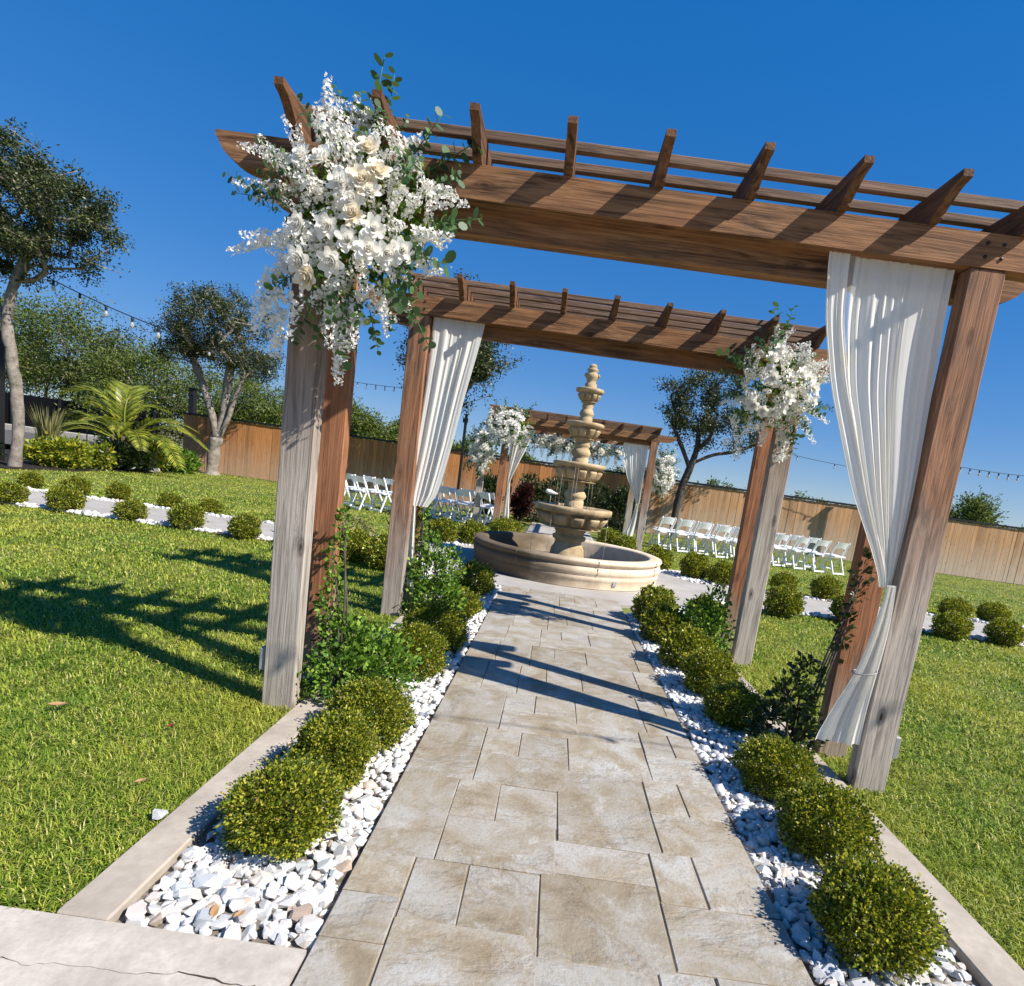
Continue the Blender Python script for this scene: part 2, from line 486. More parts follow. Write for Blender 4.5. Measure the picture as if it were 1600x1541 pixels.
def cloth_mat(name='curtain_cloth', alpha=.05):
    m, nt, bs = new_mat(name)
    v = objvec(nt)
    weave = noise(nt, mapping(nt, v, (160, 160, 5)), 1.0, 3)
    c = ramp(nt, weave, [(.3, (.91, .875, .79)), (.7, (.95, .93, .87))])
    nt.links.new(c, bs.inputs['Base Color'])
    bs.inputs['Roughness'].default_value = .8
    bs.inputs['Specular IOR Level'].default_value = .15
    t = nd(nt, 'ShaderNodeBsdfTranslucent', None, Color=(.94, .90, .80, 1))
    m1 = nd(nt, 'ShaderNodeMixShader', None, _0=.38, _1=bs.outputs[0], _2=t.outputs[0])
    tr = nd(nt, 'ShaderNodeBsdfTransparent')
    m2 = nd(nt, 'ShaderNodeMixShader', None, _0=alpha, _1=m1.outputs[0], _2=tr.outputs[0])
    nt.links.new(m2.outputs[0], nt.nodes['Material Output'].inputs[0])
    bump(nt, bs, weave, .2, .002)
    return m
cloth = cloth_mat()
sheer = cloth_mat('sheer_cloth', .62)
def water_mat():
    m, nt, bs = new_mat('water')
    bs.inputs['Base Color'].default_value = (.05, .05, .04, 1)
    bs.inputs['Roughness'].default_value = .06
    bump(nt, bs, noise(nt, objvec(nt, False), 14, 3), .3, .02)
    return m
water = water_mat()
def glass_mat():
    m, nt, bs = new_mat('bulb_glass')
    bs.inputs['Base Color'].default_value = (.75, .72, .66, 1)
    bs.inputs['Roughness'].default_value = .08
    bs.inputs['Transmission Weight'].default_value = .6
    return m
bulb_glass = glass_mat()

# ------------------------------------------------------------------ setting: ground, lawn, walks
PL, PR = -.495, .96           # central path edges
FX, FY = .31, 9.0             # fountain centre
BED_L, BED_R = -1.055, 1.545  # gravel limits
KERB_L, KERB_R = -1.205, 1.72
DRIVE_Y = 1.40
BED_END = 6.5
CR0, CR1 = 8.25, 9.65         # cross walk
CG0, CG1 = 8.02, 9.88        # its gravel limits

def sheet(name, poly, z, mat, label=None, thick=0.0):
    mb = MB()
    if thick: mb.prism(poly, 'z', z - thick, z)
    else: mb.add([(x, y, z) for x, y in poly], [tuple(range(len(poly)))])
    o = mb.build(name, mat)
    return tag(o, label, None, None, 'structure')
def rect(x0, x1, y0, y1): return [(x0, y0), (x1, y0), (x1, y1), (x0, y1)]
def circle(cx, cy, r, n=48): return [(cx + r * math.cos(2 * math.pi * k / n), cy + r * math.sin(2 * math.pi * k / n)) for k in range(n)]

sheet('ground', [(-2500, -2500), (2500, -2500), (2500, 2500), (-2500, 2500)], -.30, terrain_mat, 'dry ground running out beyond the fences')
sheet('lawn', rect(-12.9, 30, DRIVE_Y - .05, 21.2), -.040, lawn_mat, 'mown green lawn on both sides of the walk', .3)
drive = sheet('driveway', rect(-14, PL - .006, -3, DRIVE_Y), 0, drive_mat, 'pale concrete driveway in the near left corner', .2)
sheet('driveway_right', rect(PR + .006, 12, -3, DRIVE_Y), 0, drive_mat, 'pale concrete driveway right of the path', .2)
# the crack wandering along the driveway joint, its shadowed recess painted as a dark strip
mb = MB()
cp = []
x = -2.6
while x < -.55:
    cp.append((x, 1.262 + .014 * math.sin(x * 7) + .008 * math.sin(x * 23) + random.uniform(-.006, .006), max(.0003, .0016 * math.sin(x * 9 + 1) + random.uniform(-.0008, .0012))))
    x += random.uniform(.008, .03)
mb.add([(a, b - w, .002) for a, b, w in cp] + [(a, b + w, .002) for a, b, w in cp],
       [(i, i + 1, len(cp) + i + 1, len(cp) + i) for i in range(len(cp) - 1)])
crk = mb.build('crack', plain('crack_dark', (.05, .038, .028), .9), drive)

def kerb(name, x0, x1, y0, y1, label):
    k = tag(bpy.data.objects.new(name, None), label, None, None, 'structure')
    link(k)
    y = y0
    while y < y1 - .01:
        e = min(y1, y + 1.25)
        MB().box(x0, x1, y + .004, e - .004, -.25, 0.004, .006).build('kerb_stone', conc_mat, k)
        y = e
    return k
kerb('kerb_left', KERB_L, BED_L, DRIVE_Y, BED_END, 'flush concrete edging between left lawn and gravel')
kerb('kerb_right', BED_R, KERB_R, DRIVE_Y, BED_END, 'flush concrete edging between right lawn and gravel')
sheet('plaza', circle(FX, FY, 2.25), -.006, walk_mat, 'grey concrete apron around the fountain', .2)
sheet('cross_walk_left', rect(-12.8, FX - 2.18, CR0, CR1), -.010, walk_mat, 'grey concrete walk left of the fountain', .2)
sheet('cross_walk_right', rect(FX + 2.18, 16, CR0, CR1), -.010, walk_mat, 'grey concrete walk right of the fountain', .2)
sheet('back_walk', rect(PL - .1, PR + .2, 11.1, 18.2), -.010, walk_mat, 'grey concrete walk under the far pergola', .2)

# stamped path: every paver is a piece of its own
path = tag(bpy.data.objects.new('path', None), 'stamped concrete path leading to the fountain', None, None, 'structure')
link(path)
MB().box(PL + .004, PR - .004, -2.0, 7.05, -.2, -.0065).build('path_bed', joint_mat, path)
def paver(x0, x1, y0, y1):
    x0, x1, y0, y1 = max(x0, PL), min(x1, PR), max(y0, -2.0), min(y1, 7.05)
    if x1 - x0 < .02 or y1 - y0 < .02: return
    g = .0020
    j = lambda: random.uniform(-.0035, .0035)
    a = [(x0 + g + (j() if x0 > PL + .001 else 0), y0 + g + j()), (x1 - g + (j() if x1 < PR - .001 else 0), y0 + g + j()), (x1 - g + (j() if x1 < PR - .001 else 0), y1 - g + j()), (x0 + g + (j() if x0 > PL + .001 else 0), y1 - g + j())]
    cx, cy = sum(p[0] for p in a) / 4, sum(p[1] for p in a) / 4
    b = .0035
    t = [(p[0] + math.copysign(b, cx - p[0]), p[1] + math.copysign(b, cy - p[1])) for p in a]
    dz = random.uniform(-.001, .0012)
    V = [(p[0] - cx, p[1] - cy, -.03) for p in a] + [(p[0] - cx, p[1] - cy, -.0042 + dz) for p in a] + [(p[0] - cx, p[1] - cy, dz + random.uniform(-.0008, .0008)) for p in t]
    F = [(8, 9, 10, 11)] + [(i, (i + 1) % 4, 4 + (i + 1) % 4, 4 + i) for i in range(4)] + [(4 + i, 4 + (i + 1) % 4, 8 + (i + 1) % 4, 8 + i) for i in range(4)]
    MB().add(V, F).build('paver', paver_mat, path, loc=(cx, cy, 0))
def split_x(xs, y0, y1):
    for a, b in zip(xs[:-1], xs[1:]): paver(a, b, y0, y1)
for k in range(-7, 10):
    Y0, d = 1.84 + .555 * k, .058 * k
    xL, xM, xR = -.245 + d, .19 + d, .60 + d
    H = .555
    # left column
    if xL > PL:
        lx = [PL, xL] if xL - PL < .42 else [PL, PL + (xL - PL) * .45, xL]
        if k == -1:
            for a, b in ((Y0, Y0 + .17), (Y0 + .17, Y0 + .36), (Y0 + .36, Y0 + H)): split_x(lx, a, b)
        else:
            split_x(lx, Y0, Y0 + H)
    if xM > PL:
        paver(xL, xM, Y0, Y0 + .275)
        split_x([xL, xL + .185, xM], Y0 + .275, Y0 + H)
    paver(xM, xR, Y0 + .205, Y0 + .575)
    paver(xM, xR, Y0 + .575, Y0 + .76)
    if xR < PR:
        xe = max(PR, xR)
        if PR - xR > .5:
            split_x([xR, xR + .36, PR], Y0 + .225, Y0 + .505)
        else: paver(xR, xe, Y0 + .225, Y0 + .505)
        split_x([xR, xR + .17, PR] if xR + .2 < PR else [xR, PR], Y0 + .505, Y0 + .78)

# ------------------------------------------------------------------ gravel
def rock_mesh(seed, npts=13):
    r = random.Random(seed)
    bm = bmesh.new()
    for _ in range(npts):
        v = Vector((r.gauss(0, 1), r.gauss(0, 1), r.gauss(0, 1))).normalized() * r.uniform(.9, 1.0)
        bm.verts.new((v.x * 1.15, v.y * .95, v.z * .72))
    res = bmesh.ops.convex_hull(bm, input=bm.verts)
    for v in [e for e in res['geom_interior'] if isinstance(e, bmesh.types.BMVert)]: bm.verts.remove(v)
    bmesh.ops.recalc_face_normals(bm, faces=bm.faces)
    me = bpy.data.meshes.new('stone')
    bm.to_mesh(me); bm.free()
    me.materials.append(chip_mat)
    return me
ROCKS = [rock_mesh(i) for i in range(8)]
RV = []
for me in ROCKS:
    v = np.zeros(len(me.vertices) * 3); me.vertices.foreach_get('co', v)
    me.calc_loop_triangles()
    t = np.zeros(len(me.loop_triangles) * 3, np.int32); me.loop_triangles.foreach_get('vertices', t)
    RV.append((v.reshape(-1, 3), t.reshape(-1, 3)))
def gravel_points(inside, x0, x1, y0, y1, cell):
    out = []
    nx, ny = int((x1 - x0) / cell) + 1, int((y1 - y0) / cell) + 1
    for i in range(nx):
        for j in range(ny):
            x = x0 + (i + random.uniform(.0, 1)) * cell; y = y0 + (j + random.uniform(.0, 1)) * cell
            if inside(x, y): out.append((x, y))
    return out
def eul(rx, ry, rz):
    cx, sx, cy, sy, cz, sz = math.cos(rx), math.sin(rx), math.cos(ry), math.sin(ry), math.cos(rz), math.sin(rz)
    return np.array([[1, 0, 0], [0, cx, -sx], [0, sx, cx]]) @ np.array([[cy, 0, sy], [0, 1, 0], [-sy, 0, cy]]) @ np.array([[cz, -sz, 0], [sz, cz, 0], [0, 0, 1]])
def gravel(name, label, inside, bounds, cell, size, singles, zb, base_poly):
    o = sheet(name, base_poly, zb - .006, gravel_base_mat, label)
    pts = gravel_points(inside, *bounds, cell)
    lower = gravel_points(inside, *bounds, cell * 1.15)
    pts = [(x, y, zb + .004 + random.uniform(0, .014)) for x, y in pts] + [(x, y, zb - .012) for x, y in lower]
    pts.sort(key=lambda p: (p[2] < zb, p[0] ** 2 + p[1] ** 2))
    VS, TS, k = [], [], 0
    for i, (x, y, z) in enumerate(pts):
        s = size * random.choice((.5, .62, .75, .85, 1, 1, 1.15, 1.4))
        q = random.randrange(8)
        rot = (random.uniform(-.5, .5), random.uniform(-.5, .5), random.uniform(0, 6.28))
        if i < singles:
            ob('stone', ROCKS[q], o, (x, y, z), rot, s)
        else:
            v, t = RV[q]
            VS.append((v * s) @ eul(*rot).T + (x, y, z)); TS.append(t + k); k += len(v)
    if VS:
        st = ob('loose_stones', raw_mesh('loose_stones', np.concatenate(VS), None, np.concatenate(TS), chip_mat), o)
        tag(st, kind='stuff')
    return o
def in_rect(x0, x1, y0, y1): return lambda x, y: x0 < x < x1 and y0 < y < y1
gravel('gravel_bed_left', 'white marble chippings in the bed left of the path', in_rect(BED_L + .022, PL - .018, DRIVE_Y + .02, BED_END), (BED_L, PL, DRIVE_Y, BED_END), .034, .026, 300, -.022, rect(BED_L, PL, DRIVE_Y, BED_END))
gravel('gravel_bed_right', 'white marble chippings in the bed right of the path', in_rect(PR + .018, BED_R - .022, DRIVE_Y + .02, BED_END), (PR, BED_R, DRIVE_Y, BED_END), .034, .026, 300, -.022, rect(PR, BED_R, DRIVE_Y, BED_END))
def ring(sign):
    def f(x, y):
        r = math.hypot(x - FX, y - FY)
        if (x - FX) * sign < 0: return False
        if abs(x - FX) < .80 : return False
        return 2.27 < r < 2.85 and not (CR0 - .05 < y < CR1 + .05)
    return f
for sg, nm in ((-1, 'left'), (1, 'right')):
    a = [(FX + sg * .85, FY - 2.85), (FX + sg * 2.9, FY - 2.85), (FX + sg * 2.9, FY + 2.85), (FX + sg * .85, FY + 2.85)]
    poly = []
    for k in range(25):
        w = -math.pi / 2 + math.pi * k / 24
        poly.append((FX + sg * max(.8, 2.85 * math.cos(w)), FY + 2.85 * math.sin(w)))
    gravel('gravel_ring_' + nm, 'white chippings curving round the %s of the fountain apron' % nm, ring(sg), (min(p[0] for p in a), max(p[0] for p in a), FY - 2.9, FY + 2.9), .062, .040, 0, -.018, poly if sg > 0 else poly[::-1])
for nm, xa, xb in (('left', -12.6, FX - 2.6), ('right', FX + 2.6, 14)):
    for nm2, ya, yb in (('near', CG0, CR0), ('far', CR1, CG1)):
        gravel('gravel_strip_%s_%s' % (nm, nm2), 'white chippings along the %s edge of the %s cross walk' % (nm2, nm), in_rect(xa, xb, ya + .03, yb - .03), (xa, xb, ya, yb), .07, .045, 0, -.018, rect(xa, xb, ya, yb))
gravel('gravel_strip_back', 'white chippings beside the walk under the far pergola', lambda x, y: (-1.15 < x < -.6 or 1.17 < x < 1.75) and 11.3 < y < 13.6, (-1.2, 1.8, 11.3, 13.6), .08, .05, 0, -.018, rect(-1.15, 1.75, 11.25, 13.65))

# ------------------------------------------------------------------ grass blades
BEDX = -12.2
def lawn_mask(x, y):
    r = np.hypot(x - FX, y - FY)
    ok = (y > DRIVE_Y + .012) & (y < 20.9) & (x > BEDX - .1)
    ok &= ~((x > KERB_L - .006) & (x < KERB_R + .01) & (y < BED_END + .2))
    ok &= r > 2.86
    ok &= ~((y > CG0) & (y < CG1))
    ok &= ~((x > -1.15) & (x < 1.75) & (y > 11) & (y < 18.3))
    return ok
n = 620000
lr = rng.uniform(math.log(1.6), math.log(27), n)
th = rng.uniform(-1.12, 1.12, n)
rr = np.exp(lr)
gx, gy = rr * np.sin(th), rr * np.cos(th)
k = lawn_mask(gx, gy)
gx, gy, rr = gx[k], gy[k], rr[k]
n = len(gx)
wid = .0019 * np.clip(rr / 2.6, 1, 5) * rng.uniform(.7, 1.3, n)
hgt = rng.uniform(.018, .044, n) * np.clip(1 + .25 * np.sin(gx * 3 + gy * 2) * np.sin(gy * 2.3 - gx), .6, 1.4)
az = rng.uniform(0, 6.283, n)
lean = rng.uniform(.4, 1.5, n)
dx, dy = np.cos(az), np.sin(az)
sx_, sy_ = -dy, dx
B = np.stack([gx, gy, np.full(n, -.034)], 1)
Sd = np.stack([sx_, sy_, np.zeros(n)], 1) * wid[:, None]
mid = B + np.stack([dx * lean * hgt * .35, dy * lean * hgt * .35, hgt * .6], 1)
tip = B + np.stack([dx * lean * hgt, dy * lean * hgt, hgt * np.clip(1.05 - .35 * lean, .4, 1)], 1)
V = np.stack([B - Sd, B + Sd, mid + Sd * .85, mid - Sd * .85, tip], 1).reshape(-1, 3)
base = np.arange(n)[:, None] * 5
g_ob = ob('grass', raw_mesh('grass', V, base + np.array([[0, 1, 2, 3]]), base + np.array([[3, 2, 4]]), blade_mat))
tag(g_ob, 'short mown grass blades covering the lawns', 'grass', kind='stuff')

# ------------------------------------------------------------------ pergolas
def pergola(name, label, group, yf, xl, xr, gap, dz=0.0, raf=None, boxes=False, extra_posts=(), mats=None):
    """yf: front face of the front posts; gap: distance between the two rows"""
    t = thing(name, label, 'pergola', ((xl + xr) / 2, yf, 0), 0, group)
    s, sd_ = .168, .085
    ZB, ZT, ZR = 2.585 + dz, 2.735 + dz, 2.872 + dz
    posts = []
    for row, y in enumerate((yf, yf + gap)):
        for side, px in enumerate((xl, xr - s)):
            p = MB().box(px, px + s, y, y + sd_, -.06, ZB - .001, .006).build('post', mats[row * 2 + side], t, True)
            posts.append(p)
        yb = y - .006
        if row == 0:
            za, zb_ = ZB - .112, ZB + .012
            MB().prism([(xl - .035, zb_), (xl - .035, za + .05), (xl + .0, za), (xr - .0, za), (xr + .035, za + .05), (xr + .035, zb_)], 'y', y + sd_ + .012, y + sd_ + .056).build('inner_board', wood_x, t, True)
        xa, xb = xl - .40, xr + .40
        prof = [(xa, ZT), (xa, ZT - .022)]
        for k in range(1, 8):
            w = k / 7 * math.pi / 2
            prof.append((xa + .015 + .205 * (1 - math.cos(w)), ZT - .022 - (ZT - ZB - .022) * math.sin(w)))
        left = prof
        right = [(xl + xr - a, b) for a, b in prof][::-1]
        MB().prism(left + right, 'y', yb, yb + .10).build('beam', wood_x, t, True)
        for bx in (xl + .045, xl + .12, xr - .045, xr - .12):
            for bz in (ZB + .045, ZB + .105):
                MB().tube([(bx, yb - .006, bz), (bx, yb + .004, bz)], .008, 6).build('bolt', black_metal, t, True)
    for (px, py, top) in extra_posts:
        MB().box(px, px + s, py, py + s, -.06, top, .008).build('post', wood_z_grey, t, True)
    y0, y1 = yf - .21, yf + gap + .36
    ra = [(y0, ZR), (y0, ZR - .028), (y0 + .02, ZR - .036)]
    for k in range(1, 8):
        q = k / 7
        ra.append((y0 + .02 + .125 * q, ZR - .036 - .072 * (q ** 1.7 * .75 + .25 * (.5 - .5 * math.cos(math.pi * q)))))
    ra += [(y0 + .158, ZT + .026), (y0 + .158, ZT + .012), (y0 + .185, ZT + .001)]
    rb = [(y0 + y1 - a, b) for a, b in ra][::-1]
    for x in raf:
        MB().prism((ra + rb), 'x', x - .021, x + .021).build('rafter', wood_y, t, True)
    ys = [yf + .045]
    while ys[-1] < yf + gap + .05: ys.append(ys[-1] + .175)
    for y in ys:
        MB().box(raf[0] - .075, raf[-1] + .075, y, y + .038, ZR + .0005, ZR + .042, .003).build('purlin', wood_p, t, True)
    if boxes:
        for bx in (xl - .032, xr + .002):
            MB().box(bx, bx + .03, yf + .01, yf + .075, .17, .29, .004).build('outlet_box', grey_plastic, t, True)
    return t
RAF = [-1.40 + .419 * k for k in range(9)]
P1Y, P2Y, P3Y = 2.87, 4.99, 13.7
PXL, PXR = -1.385, 1.925
pergola('garden_pergola', 'dark timber pergola nearest the camera with the biggest floral spray', 'timber pergolas over the walk', P1Y, PXL, PXR, .40, 0, RAF, True, (), (wood_z_grey, wood_z_half, wood_z_back, wood_z_back))
pergola('garden_pergola', 'middle timber pergola in front of the fountain, its curtain on the left post', 'timber pergolas over the walk', P2Y, PXL - .015, PXR + .01, .40, -.02, RAF, False, (), (wood_z_low, wood_z_grey, wood_z_back, wood_z_back))
pergola('garden_pergola', 'far square timber pergola behind the fountain with two curtains', 'timber pergolas over the walk', P3Y, -1.40, 2.22, 2.7, 0, [-1.72 + .435 * k for k in range(10)], False, ((-2.05, 14.9, 2.2),), (wood_z_back, wood_z_half, wood_z_back, wood_z_half))

# ------------------------------------------------------------------ fountain
ft = thing('tiered_fountain', 'tan cast stone fountain with four tiered bowls in a round basin', 'fountain', (FX, FY, 0))
mb = MB()
prof = [(1.43, 0), (1.432, .10), (1.445, .115), (1.448, .16), (1.44, .175), (1.455, .19), (1.468, .235), (1.455, .28), (1.43, .295), (1.432, .315), (1.462, .33), (1.475, .355), (1.462, .382), (1.43, .392), (1.30, .392), (1.275, .38), (1.262, .35), (1.258, .05)]
mb.lathe(prof, 80)
basin = mb.build('basin', basin_stone, ft)
for k in range(8):
    a = 2 * math.pi * (k + .35) / 8
    m_ = MB()
    for z0, z1, ro in ((.19, .288, 1.466), (.318, .385, 1.4745)):
        for w in (-.0022,):
            pass
        p = [(math.cos(a + s_) * r_, math.sin(a + s_) * r_) for s_, r_ in ((-.0022, ro - .03), (.0022, ro - .03), (.0022, ro + .0015), (-.0022, ro + .0015))]
        m_.prism(p, 'z', z0, z1)
    m_.build('joint', joint_mat, basin)
MB().add([(1.27 * math.cos(2 * math.pi * k / 48), 1.27 * math.sin(2 * math.pi * k / 48), .06) for k in range(48)], [tuple(range(48))]).build('basin_floor', basin_stone, ft)
MB().add([(1.262 * math.cos(2 * math.pi * k / 48), 1.262 * math.sin(2 * math.pi * k / 48), .11) for k in range(48)], [tuple(range(48))]).build('water', water, ft)
# grey cover plate on the wall
a = math.atan2(-.93, .47)
b_ = MB().box(-.03, .03, -.006, .006, .055, .125, .003).build('outlet_cover', grey_plastic, ft)
a = R(-63)
b_.location = (1.442 * math.cos(a), 1.442 * math.sin(a), 0)
b_.rotation_euler = (0, 0, a + math.pi / 2)
def bowl(zb, rb, zp, rp, zr, rr_, npet, name='bowl'):
    """zb/rb bottom, zp/rp upper petal line, zr/rr rim"""
    h = zr - zb
    core = .80
    pr = [(rb * .45, zb - .012), (rb * .93, zb - .012), (rb, zb), (rb * core + .0, zb + .012)]
    for k in range(1, 9):
        q = k / 8
        r = rb + (rp - rb) * (q ** .55)
        pr.append((r * core, zb + (zp - zb) * q))
    e = .055 * rr_ / .6 + .012
    pr += [(rr_ * .93, zp + .012), (rr_ * .985, zp + .02), (rr_, zr - e * .55), (rr_ * .992, zr - .008), (rr_ * .965, zr), (rr_ * .9, zr - .002), (rr_ * .86, zr - .03), (rr_ * .5, zr - .05)]
    o = MB().lathe(pr, 48).build(name, fountain_stone, ft)
    for i in range(npet):
        V, F = [], []
        nu, nv = 8, 6
        a0 = 2 * math.pi * (i + .28) / npet
        hw = math.pi / npet * .86
        for v in range(nv + 1):
            q = .06 + .9 * v / nv
            for u in range(nu + 1):
                s_ = -1 + 2 * u / nu
                edge = (1 - abs(s_) ** 6) ** .5 * (1 - abs(2 * v / nv - 1) ** 6) ** .5
                wv = 1 - .18 * max(0, (2 * v / nv - 1)) ** 4
                r = (rb + (rp - rb) * q ** .55) * core + (-.012 + (.19 * rp + .012) * edge * (.6 + .4 * q))
                V.append((r * math.cos(a0 + hw * s_ * wv), r * math.sin(a0 + hw * s_ * wv), zb + (zp - zb) * q))
        for v in range(nv):
            for u in range(nu):
                F.append((v * (nu + 1) + u, v * (nu + 1) + u + 1, (v + 1) * (nu + 1) + u + 1, (v + 1) * (nu + 1) + u))
        MB().add(V, F, True).build('petal', fountain_stone, o)
    MB().add([(rr_ * .9 * math.cos(2 * math.pi * k / 32), rr_ * .9 * math.sin(2 * math.pi * k / 32), zr - .018) for k in range(32)], [tuple(range(32))]).build('water', water, o)
def column(pr): return MB().lathe([(r_ * 1.1, z_) for r_, z_ in pr], 32).build('column', fountain_stone, ft)
column([(.30, .06), (.30, .16), (.275, .18), (.245, .25), (.235, .34), (.195, .42), (.185, .47), (.235, .50), (.24, .55), (.20, .57), (.20, .60), (.225, .63), (.225, .70)])
bowl(.69, .475, .90, .60, 1.015, .61, 12)
column([(.135, .97), (.135, 1.10), (.12, 1.115), (.15, 1.15), (.158, 1.19), (.135, 1.235), (.115, 1.26), (.115, 1.34), (.13, 1.36), (.12, 1.38), (.12, 1.42)])
bowl(1.405, .29, 1.60, .40, 1.68, .408, 12)
column([(.115, 1.64), (.115, 1.745), (.10, 1.76), (.125, 1.79), (.136, 1.84), (.115, 1.885), (.095, 1.91), (.11, 1.935), (.115, 1.955), (.095, 1.975), (.11, 2.0), (.11, 2.06)])
bowl(2.05, .17, 2.215, .275, 2.285, .295, 10)
column([(.09, 2.25), (.09, 2.365), (.08, 2.38), (.094, 2.40), (.1, 2.43), (.085, 2.47), (.07, 2.5), (.082, 2.53), (.074, 2.55), (.082, 2.58), (.082, 2.61)])
bowl(2.60, .12, 2.725, .195, 2.79, .214, 10)
column([(.082, 2.77), (.082, 2.865), (.06, 2.89), (.068, 2.92), (.088, 2.965), (.09, 3.0), (.065, 3.03), (.06, 3.04), (.078, 3.06), (.074, 3.085), (.05, 3.10), (.058, 3.115), (.05, 3.14), (.028, 3.158), (.001, 3.165)])
for sg in (-1, 1):
    MB().tube([(sg * .08, -.02, 2.96), (sg * .105, -.03, 2.985), (sg * .10, -.03, 3.02)], [.014, .02, .008], 6).build('finial_ornament', fountain_stone, ft)
lt = thing('garden_spotlight', 'small white teardrop fixture on a thin stem standing in the lowest fountain bowl', 'light fixture', (FX - .37, FY - .30, .995))
MB().tube([(0, 0, 0), (0, 0, .165)], .006, 6).build('stem', grey_plastic, lt)
MB().tube([(-.085, 0, .205), (-.075, 0, .205), (-.05, 0, .2), (0, 0, .193), (.06, 0, .182), (.1, 0, .178)], [.008, .028, .036, .032, .018, .012], 10).build('head', white_fixture, lt)
for i in range(18):      # thin water threads falling from the two lower bowls
    a = random.uniform(0, 6.28)
    r_, z0, z1 = ((.60, .93, .12), (.40, 1.60, 1.0))[i % 2]
    MB().tube([(r_ * math.cos(a), r_ * math.sin(a), z0), ((r_ + .01) * math.cos(a), (r_ + .01) * math.sin(a), (z0 + z1) / 2), ((r_ + .012) * math.cos(a), (r_ + .012) * math.sin(a), z1)], [.002, .0026, .0032], 5).build('water_thread', bulb_glass, ft)

# ------------------------------------------------------------------ curtains
def drape(zs, xl, xr, y, folds, amp, seed, nu=90, nv=60, gap=None, thin=0):
    r = random.Random(seed)
    ph = [r.uniform(0, 6.28) for _ in range(6)]
    V, F = [], []
    z0, z1 = zs[0], zs[-1]
    zz = np.linspace(z0, z1, nv + 1)
    L = np.interp(zz, zs[::-1], xl[::-1]); Rr = np.interp(zz, zs[::-1], xr[::-1])
    ker = np.ones(7) / 7
    pad = lambda a: np.convolve(np.concatenate([[a[0]] * 3, a, [a[-1]] * 3]), ker, 'valid')
    L, Rr = pad(L), pad(Rr)
    for j in range(nv + 1):
        w = Rr[j] - L[j]
        q = j / nv
        for i in range(nu + 1):
            u = i / nu
            uu = u + .012 * math.sin(2 * math.pi * 3 * u + ph[0] + q)
            wq = uu + .035 * math.sin(2 * math.pi * 1.7 * uu + ph[2]) + .02 * math.sin(2 * math.pi * 4.1 * uu + ph[4] + q)
            f = math.sin(2 * math.pi * folds * wq + ph[1] + .8 * math.sin(q * 2 + ph[2])) * (.6 + .4 * math.sin(2 * math.pi * 2.3 * uu + ph[5])) + .55 * math.sin(2 * math.pi * folds * .53 * wq + ph[3] + .6 * q) + .25 * math.sin(2 * math.pi * folds * 2.3 * wq + ph[4]) * (1 - q) + .5 * math.sin(2 * math.pi * 1.3 * uu + 2.2 * q + ph[0])
            a = amp * (.35 + .65 * min(1, q * 4)) * (.55 + .45 * min(1, w / .3))
            V.append((L[j] + w * uu + .12 * a * math.sin(2 * math.pi * folds * uu), y + a * f + .015 * math.sin(q * 5 + ph[5]), zz[j]))
    for j in range(nv):
        for i in range(nu):
            F.append((j * (nu + 1) + i, j * (nu + 1) + i + 1, (j + 1) * (nu + 1) + i + 1, (j + 1) * (nu + 1) + i))
    return MB().add(V, F, True)
CG = 'white sheer curtains hung on the pergolas'
c1 = thing('curtain', 'long white sheer curtain gathered to the right post of the nearest pergola', 'curtain', (1.72, 2.95, 0), 0, CG)
drape([2.585, 2.3, 2.0, 1.5, 1.2, 1.05], [1.245, 1.27, 1.33, 1.51, 1.65, 1.70], [1.715, 1.725, 1.735, 1.745, 1.742, 1.742], 2.925, 11, .012, 3).build('cloth_panel', cloth, c1, True)
drape([2.585, 2.3, 2.0, 1.5, 1.2, 1.05], [1.115, 1.16, 1.25, 1.455, 1.62, 1.69], [1.215, 1.25, 1.345, 1.55, 1.68, 1.73], 2.915, 4, .012, 5, 30).build('cloth_panel', cloth, c1, True)
drape([1.07, .90, .61, .40, .22], [1.70, 1.675, 1.63, 1.56, 1.505], [1.74, 1.742, 1.738, 1.742, 1.75], 2.862, 7, .020, 9, 60, 40).build('curtain_tail', cloth, c1, True)
drape([2.585, 2.3, 2.0, 1.6, 1.5], [1.19, 1.225, 1.32, 1.495, 1.545], [1.27, 1.29, 1.345, 1.50, 1.555], 2.935, 2, .004, 6, 16, 30).build('sheer_panel', sheer, c1, True)
mb = MB(); mb.tube([(1.68 + .058 * math.cos(a), 2.862 + .045 * math.sin(a), .615 + .012 * math.cos(a)) for a in np.linspace(0, 6.283, 20)], .0035, 5, False); mb.build('tie_cord', grey_plastic, c1, True)
c2 = thing('curtain', 'white sheer curtain bunched against the left post of the middle pergola', 'curtain', (-1.25, 5.08, 0), 0, CG)
drape([2.565, 2.3, 1.96, 1.5, 1.2, 1.06, 1.0, .975], [-1.215, -1.21, -1.22, -1.25, -1.275, -1.285, -1.27, -1.25], [-.775, -.815, -.875, -.945, -1.0, -1.03, -1.07, -1.12], 5.045, 8, .013, 11, 90, 70).build('cloth_panel', cloth, c2, True)
drape([1.05, .80, .5, .22], [-1.30, -1.29, -1.28, -1.275], [-1.24, -1.22, -1.20, -1.185], 5.21, 4, .022, 12, 40, 30).build('curtain_tail', cloth, c2, True)
c3 = thing('curtain', 'white sheer curtain on the left side of the far pergola behind the fountain', 'curtain', (-1.1, 13.85, 0), 0, CG)
drape([2.58, 2.2, 1.7, 1.25, 1.15], [-1.22, -1.22, -1.2, -1.17, -1.16], [-.62, -.76, -.95, -1.10, -1.12], 13.86, 10, .03, 21, 60, 30).build('cloth_panel', cloth, c3, True)
